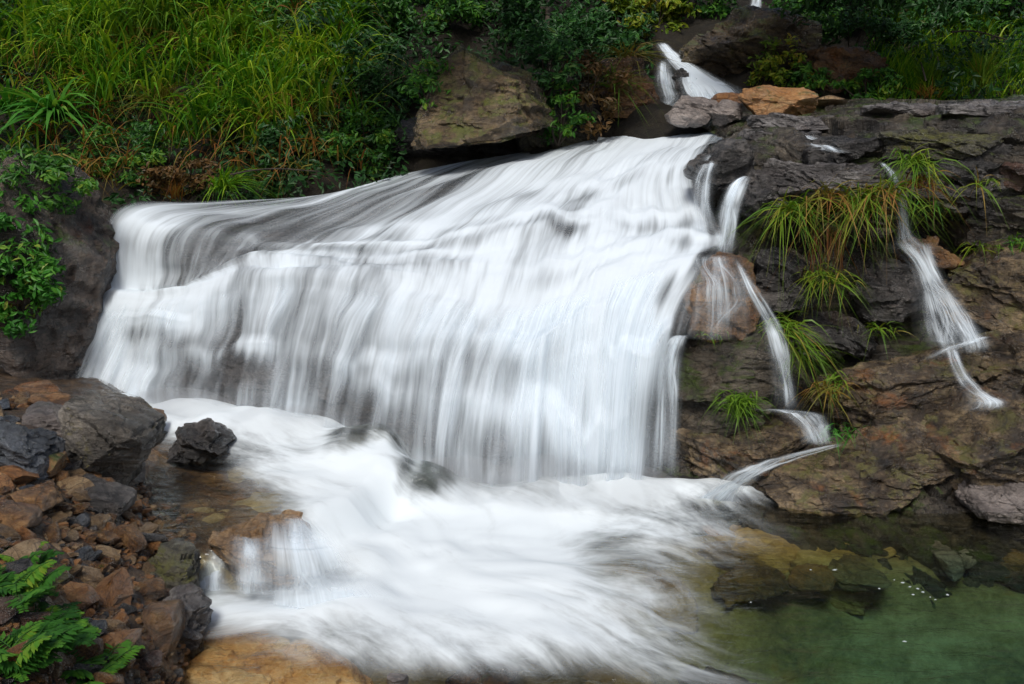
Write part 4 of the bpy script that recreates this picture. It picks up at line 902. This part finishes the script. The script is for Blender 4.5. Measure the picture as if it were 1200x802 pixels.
V, F, T = blades(p, len(p), .5, .018, .4, .5, 602, tint=(0, .8), az=-1.4, azs=1.9)
tag(link('ledge_grass', mesh_of('ledge_grass', V, F, M['grass'], attrs={'tint': T})), kind='stuff')

# --- shrubs and plants one can tell apart
def HP(px_, py_, lift=.35): return hill(px_, py_) + np.array([0, -lift, lift * .3])
shr = [
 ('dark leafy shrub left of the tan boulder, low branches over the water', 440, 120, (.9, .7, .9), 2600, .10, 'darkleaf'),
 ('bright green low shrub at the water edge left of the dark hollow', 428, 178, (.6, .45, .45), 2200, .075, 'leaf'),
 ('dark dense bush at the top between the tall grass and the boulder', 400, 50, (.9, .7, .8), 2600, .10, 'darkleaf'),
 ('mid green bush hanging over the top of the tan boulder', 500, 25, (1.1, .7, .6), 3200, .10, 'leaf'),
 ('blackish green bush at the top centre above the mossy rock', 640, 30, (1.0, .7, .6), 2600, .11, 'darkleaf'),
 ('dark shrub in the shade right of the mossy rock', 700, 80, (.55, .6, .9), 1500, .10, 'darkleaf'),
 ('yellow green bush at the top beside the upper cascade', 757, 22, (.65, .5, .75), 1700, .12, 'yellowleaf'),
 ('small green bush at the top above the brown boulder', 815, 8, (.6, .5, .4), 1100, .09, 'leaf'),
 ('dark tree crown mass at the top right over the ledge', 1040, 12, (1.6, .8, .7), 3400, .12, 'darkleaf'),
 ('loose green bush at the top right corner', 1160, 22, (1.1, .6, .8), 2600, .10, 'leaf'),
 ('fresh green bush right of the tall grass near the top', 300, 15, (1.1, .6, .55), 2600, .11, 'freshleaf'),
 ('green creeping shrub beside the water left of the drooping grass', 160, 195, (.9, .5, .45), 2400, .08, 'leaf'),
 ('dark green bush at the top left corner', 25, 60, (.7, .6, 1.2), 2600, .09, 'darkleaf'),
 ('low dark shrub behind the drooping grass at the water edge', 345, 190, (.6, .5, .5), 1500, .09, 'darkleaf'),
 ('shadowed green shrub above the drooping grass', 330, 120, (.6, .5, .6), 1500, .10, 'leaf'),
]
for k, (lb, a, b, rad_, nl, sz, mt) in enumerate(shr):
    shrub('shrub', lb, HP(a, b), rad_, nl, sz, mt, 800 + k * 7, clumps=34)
shrub('shrub', 'glossy fresh green shrub covering the left boulder', P(15, 310, 9.75), (.42, .3, .72), 3400, .085, 'freshleaf', 950, clumps=46)
shrub('shrub', 'dark leafy tangle on top of the left boulder', P(35, 215, 10.3), (.55, .5, .4), 1800, .08, 'leaf', 957, clumps=30)
for k, (lb, a, b, Y_, rad_, nl, sz, mt) in enumerate([
 ('dark leafy shrub hanging over the right shoulder of the tan boulder', 640, 75, 12.7, (.5, .4, .4), 1300, .085, 'darkleaf'),
 ('sprig of green leaves at the left shoulder of the tan boulder', 505, 100, 12.5, (.3, .3, .35), 500, .08, 'leaf'),
 ('green creeper on the mossy rock above the white water', 655, 130, 12.7, (.38, .25, .4), 900, .07, 'leaf'),
 ('brownish dead leafed bush left of the upper cascade', 700, 110, 12.9, (.4, .4, .55), 1200, .08, 'deadleaf'),
 ('yellow green shrub growing on the brown boulder', 915, 80, 13.4, (.4, .3, .4), 1000, .075, 'yellowleaf'),
 ('low green shrub between the two brown boulders', 945, 100, 13.3, (.4, .3, .25), 900, .07, 'leaf'),
 ('green shrub at the foot of the dark brown rough boulder', 1022, 104, 13.0, (.5, .3, .25), 1100, .07, 'leaf'),
 ('olive bush behind the brown boulder at the top', 930, 25, 14.9, (.8, .5, .4), 1800, .09, 'leaf'),
 ('dead brown bracken in front of the tall grass on the left', 215, 205, 12.9, (.5, .3, .3), 900, .08, 'deadleaf'),
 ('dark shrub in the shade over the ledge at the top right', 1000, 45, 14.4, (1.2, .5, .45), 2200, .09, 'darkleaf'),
]):
    shrub('shrub', lb, P(a, b, Y_), rad_, nl, sz, mt, 1400 + k * 7, clumps=26)
def tree(label, foot, crown, radii, nleaf, seed):
    r = np.random.default_rng(seed); foot = np.asarray(foot, float); crown = np.asarray(crown, float); radii = np.array(radii)
    root = bpy.data.objects.new('broadleaf_tree', None); S.collection.objects.link(root); root.location = [float(v) for v in foot]; tag(root, label, 'tree', 'trees leaning over the fall')
    t = np.linspace(0, 1, 10)[:, None]; mid = (foot + crown) / 2 + np.array([.2, .5, .5]); main = (1 - t) ** 2 * foot + 2 * t * (1 - t) * mid + t ** 2 * crown
    parts = [tube(main, .16, .05, 9)]; u = r.normal(size=(60, 3)); u /= np.linalg.norm(u, axis=1, keepdims=True); cc = crown + u * radii * (r.uniform(.15, 1, 60) ** .5)[:, None]
    for k in range(0, 60, 3):
        a_ = main[r.integers(5, 10)]; pt = (1 - t) ** 2 * a_ + 2 * t * (1 - t) * ((a_ + cc[k]) / 2 + np.array([0, 0, .2])) + t ** 2 * cc[k]; parts.append(tube(pt, .035, .006, 5))
    V, F, _ = cat(parts); centred('trunk', V, F, M['bark'], root)
    pc = r.integers(0, 60, nleaf); g = r.normal(size=(nleaf, 3)); g /= np.linalg.norm(g, axis=1, keepdims=True)
    V, F, T = leaves(cc[pc] + g * r.uniform(.1, .5, nleaf)[:, None] * np.array([1.2, 1.1, .55]), g * .4 + np.array([0, -.3, .8]), .12, seed + 1, .42, (0, .7), hang=.5)
    centred('crown', V, F, M['darkleaf'], root, attrs={'tint': np.clip(T + np.repeat(r.uniform(-.1, .3, 60)[pc], 6), 0, 1)}, smooth_shade=False)
tree('dark leafy tree leaning over the tan boulder at the top centre', hill(600, 10) + np.array([0, .3, 0]), P(545, -85, 12.4), (2.3, 1.3, .75), 8000, 1500)
tree('dark leafy tree leaning over the ledge at the top right', hill(1010, -20) + np.array([0, .3, 0]), P(1020, -65, 12.8), (2.0, 1.3, .7), 8000, 1510)
# broad-leaved plant upper left
tuft('broad_leaf_plant', 'broad bladed bright green plant drooping above the left boulder', HP(82, 165, .4) + np.array([0, 0, .2]), 75, 1.25, .085, .75, .75, 970, mat='freshleaf', cat_='plant', az=-1.5, azs=2.2, tint=(.4, .95))
tuft('broad_leaf_plant', 'smaller broad bladed green plant left of the drooping one', HP(25, 140, .4), 45, 1.0, .065, .8, .6, 971, mat='freshleaf', cat_='plant', az=-1.5, azs=2.2, tint=(.2, .8))
tuft('broad_leaf_plant', 'tall reed like plant with broad pale blades at the top left', HP(190, 60, .5), 70, 1.7, .06, .4, .75, 968, mat='tuft', cat_='plant', az=-1.2, azs=1.6, tint=(0, .6), rad=.25)
tuft('broad_leaf_plant', 'tall bright reed like plant right of the pale bladed one', HP(290, 70, .5), 60, 1.6, .055, .45, .8, 969, mat='tuft', cat_='plant', az=-1.0, azs=1.6, tint=(0, .5), rad=.25)
tuft('grass_clump', 'drooping green grass clump at the water edge above the fall', P(262, 222, 12.7), 110, .85, .02, .75, .75, 972, mat='grass', cat_='grass clump', az=-.6, azs=1.5, tint=(.1, .7))
tuft('grass_clump', 'rusty dry grass clump left of the drooping green one', P(205, 232, 12.6), 60, .4, .014, .5, .3, 973, mat='drytuft', cat_='grass clump', az=-1.5, azs=1.8, tint=(.4, 1))
tuft('grass_clump', 'brownish drooping grass clump under the tall grass', HP(200, 130), 160, .9, .015, .7, .85, 974, mat='drytuft', cat_='grass clump', az=-1.2, azs=1.6, tint=(0, .45))
tuft('grass_clump', 'arching grass clump on the mossy rock above the white water', P(722, 100, 13.2), 60, .7, .02, .9, .7, 975, mat='tuft', cat_='grass clump', az=-1.4, azs=1.8, tint=(0, .7))
tuft('grass_clump', 'long grass clump hanging beside the upper cascade', P(735, 70, 13.6), 70, .75, .02, .8, .7, 976, mat='drytuft', cat_='grass clump', az=-1.4, azs=1.8, tint=(0, .5))
tuft('grass_clump', 'yellow green grass clump on the brown boulder', P(908, 78, 14.6), 90, .55, .02, .6, .6, 977, mat='tuft', cat_='grass clump', az=-1.4, azs=2, tint=(.1, .9))
tuft('grass_clump', 'bright green grass clump on the ledge', P(1088, 100, 13.0), 120, .6, .018, .4, .4, 978, mat='tuft', cat_='grass clump', az=-1.4, azs=2.4, tint=(0, .6))
tuft('grass_clump', 'tall yellow tipped grass clump right of the ledge grass', P(1150, 98, 12.8), 120, .75, .018, .4, .4, 979, mat='tuft', cat_='grass clump', az=-1.4, azs=2.4, tint=(0, .9))
tuft('grass_clump', 'dry orange grass clump at the ledge behind the grey slabs', P(1085, 114, 12.8), 60, .3, .014, .6, .3, 980, mat='drytuft', cat_='grass clump', az=-1.5, azs=2.4, tint=(.3, 1))
# hanging tufts on the cliff
H = [
 (925, 250, 9.0, 120, .62, 'tuft', (0, .8), 'dense yellow green tuft hanging left on the cliff'),
 (968, 232, 9.0, 70, .55, 'drytuft', (0, .8), 'brownish dry tuft hanging between the green ones'),
 (1010, 238, 9.0, 120, .62, 'tuft', (.1, .9), 'wide yellow green tuft hanging in the middle of the cliff'),
 (1040, 225, 8.95, 80, .55, 'tuft', (.2, 1), 'yellowish tuft hanging beside the thin side fall'),
 (1068, 192, 9.0, 90, .48, 'tuft', (0, .7), 'upright bright green tuft above the thin side fall'),
 (1078, 215, 9.0, 60, .4, 'drytuft', (.4, 1), 'orange brown tuft right of the thin side fall'),
 (1150, 218, 9.1, 26, .35, 'tuft', (.3, .9), 'sparse arching tuft alone on the black cliff block'),
 (958, 322, 8.9, 60, .34, 'tuft', (.2, .9), 'small yellow green tuft below the hanging roots'),
 (975, 330, 8.85, 50, .34, 'tuft', (0, .8), 'narrow green tuft right of the small yellow green one'),
 (912, 385, 8.55, 110, .5, 'tuft', (.1, .85), 'bright tuft hanging beside the middle strand of water'),
 (935, 410, 8.6, 60, .45, 'tuft', (0, .7), 'thin bladed tuft right of the bright one by the strand'),
 (1030, 385, 9.0, 40, .22, 'tuft', (0, .8), 'little tuft in a dark nook of the cliff'),
 (1148, 290, 9.0, 30, .25, 'tuft', (.2, .9), 'short tuft above the rounded brown boulder'),
 (866, 470, 8.1, 160, .24, 'tuft', (0, .5), 'round mossy green tuft beside the squared blocks'),
 (985, 505, 7.85, 50, .16, 'freshleaf', (.2, .8), 'tiny green tuft under the trickle on the brown slab'),
 (968, 455, 8.3, 50, .3, 'drytuft', (0, .7), 'straw coloured tuft at the top of the rust brown slab'),
 (1085, 240, 9.0, 50, .25, 'leaf', (.4, 1), 'small leafy green tuft right of the side fall'),
 (1196, 285, 8.9, 50, .2, 'leaf', (.4, 1), 'small green tuft at the right edge of the cliff'),
 (985, 445, 8.5, 60, .25, 'tuft', (0, .6), 'small green tuft above the rust brown slab'),
 (835, 390, 8.4, 60, .1, 'tuft', (.1, .7), 'low mossy tuft on top of the squared brown block'),
]
for k, (a, b, Y_, n_, L_, mt, ti, lb) in enumerate(H):
    tuft('grass_tuft', lb, P(a, b, Y_), n_, L_, .014, .95, 1.05, 1000 + k, mat=mt, az=-1.55, azs=1.5, tint=ti, rad=.07, group='grass tufts on the right cliff')
tuft('hanging_roots', 'rust red roots hanging below the cliff tufts', P(970, 270, 8.95), 46, .55, .01, .25, .2, 1100, mat='rootlet', cat_='roots', up=-1.0, rad=.1)
# fern bottom left
def fern(label, base, n, length, seed):
    r = np.random.default_rng(seed); parts = []; base = np.asarray(base, float)
    for k in range(n):
        a = r.uniform(-math.pi, math.pi); L = length * r.uniform(.6, 1.1); o = np.array([math.cos(a), math.sin(a), 0]); t = np.linspace(0.05, 1, 20)
        b0_ = base + r.normal(0, .05, 3) * np.array([1, 1, .3])
        sp = r.uniform(.5, 1.1); path = b0_ + L * (t[:, None] * (o * math.sin(sp) + np.array([0, 0, math.cos(sp)])) - (t ** 2)[:, None] * np.array([0, 0, .45]))
        sdv = np.array([-o[1], o[0], 0]); wd = .3 * L * np.sin(np.clip(t + .12, 0, 1) * math.pi * .92)
        tn = r.uniform(.1, .9)
        for s_ in (-1, 1):
            for q in range(20):
                p0 = path[q]; d_ = sdv * s_ + o * .5 + np.array([0, 0, -.15]) + r.normal(0, .1, 3); d_ /= np.linalg.norm(d_); w_ = .011
                c1 = np.cross(d_, [0, 0, 1]); c1 /= np.linalg.norm(c1)
                V = np.array([p0 - c1 * w_ * .4, p0 + d_ * wd[q] * .5 - c1 * w_, p0 + d_ * wd[q], p0 + d_ * wd[q] * .5 + c1 * w_])
                parts.append((V, np.array([[0, 1, 2, 3]]), np.full(4, np.clip(tn + r.normal(0, .08), 0, 1))))
        v, f, t_ = tube(path, .004, .002, 4); parts.append((v, f, np.full(len(v), tn * .5)))
    V, F, T = cat(parts)
    o = link('fern', mesh_of('fern', V - base, F, M['leaf'], attrs={'tint': T}), None, base); tag(o, label, 'fern')
for k, (a, b, Y_, n_, L_, lb) in enumerate([
    (5, 705, 5.7, 34, .36, 'green fern at the left edge of the rubble'),
    (50, 760, 5.3, 34, .34, 'green fern in the middle of the bottom left clump'),
    (15, 790, 4.9, 40, .38, 'largest fern in the bottom left corner'),
    (105, 800, 5.1, 20, .32, 'fern reaching right along the bottom of the rubble'),
    (30, 668, 6.2, 12, .24, 'small fern topmost of the bottom left clump')]):
    fern(lb, bank(a, b) + np.array([0, 0, .02]), n_, L_, 1200 + k)
r = np.random.default_rng(31); parts = []
for a_, b_ in ((1058, 683), (1066, 688), (1075, 690), (1082, 694), (1090, 700), (1048, 680), (1070, 697), (978, 668), (950, 668), (880, 706), (1030, 690), (1096, 703), (1110, 697), (1060, 752)):
    c_ = PZ(a_, b_, .012); n_ = 9; th_ = np.linspace(0, 2 * math.pi, n_, endpoint=False); q_ = r.uniform(.003, .009) * (1 + .3 * r.normal(size=n_))
    V = np.stack([c_[0] + np.cos(th_) * q_ * 1.5, c_[1] + np.sin(th_) * q_, c_[2] + 0 * th_], -1); parts.append((np.concatenate([V, c_[None] + np.array([0, 0, .006])]), np.array([[k, (k + 1) % n_, n_] for k in range(n_)]), np.zeros(n_ + 1)))
V, F, T = cat(parts); tag(link('foam_flecks', mesh_of('foam_flecks', V, F, M['fleck'])), kind='stuff')
# thin trunks and fallen twigs
for k, (a, y0, y1, rr0, lb) in enumerate([(58, 90, -60, .04, 'thin dark tree trunk at the top left, the left of two'), (104, 80, -60, .035, 'thin dark tree trunk at the top left, the right of two'),
                                       (640, 110, -50, .05, 'dark leaning tree trunk in the shade at the top centre')]):
    b_ = HP(a, y0, .1); e_ = HP(a + 10, y1, .3); t = np.linspace(0, 1, 9)[:, None]
    pts = b_ * (1 - t) + e_ * t + np.sin(t * 5 + k) * np.array([.06, .03, 0])
    V, F, _ = tube(pts, rr0, rr0 * .6, 8); c = V.min(0)
    o = link('tree_trunk', mesh_of('tree_trunk', V - b_, F, M['bark']), None, b_); tag(o, lb, 'tree trunk')
for k, (a0, b0_, a1, b1, Y_, lb) in enumerate([(270, 205, 375, 198, 12.3, 'thin pale fallen twig lying across the drooping grass'), (1115, 38, 1180, 44, 12.6, 'pale twig sticking out of the bush at the top right'),
                                        (1085, 95, 1078, 70, 12.6, 'short pale broken stem standing in the ledge grass')]):
    t = np.linspace(0, 1, 9)[:, None]; s_, e_ = P(a0, b0_, Y_), P(a1, b1, Y_)
    pts = s_ * (1 - t) + e_ * t + np.sin(t * 4) * np.array([0, .03, .04])
    V, F, _ = tube(pts, .012, .006, 6); o = link('twig', mesh_of('twig', V - s_, F, M['bark']), None, s_); tag(o, lb, 'twig')
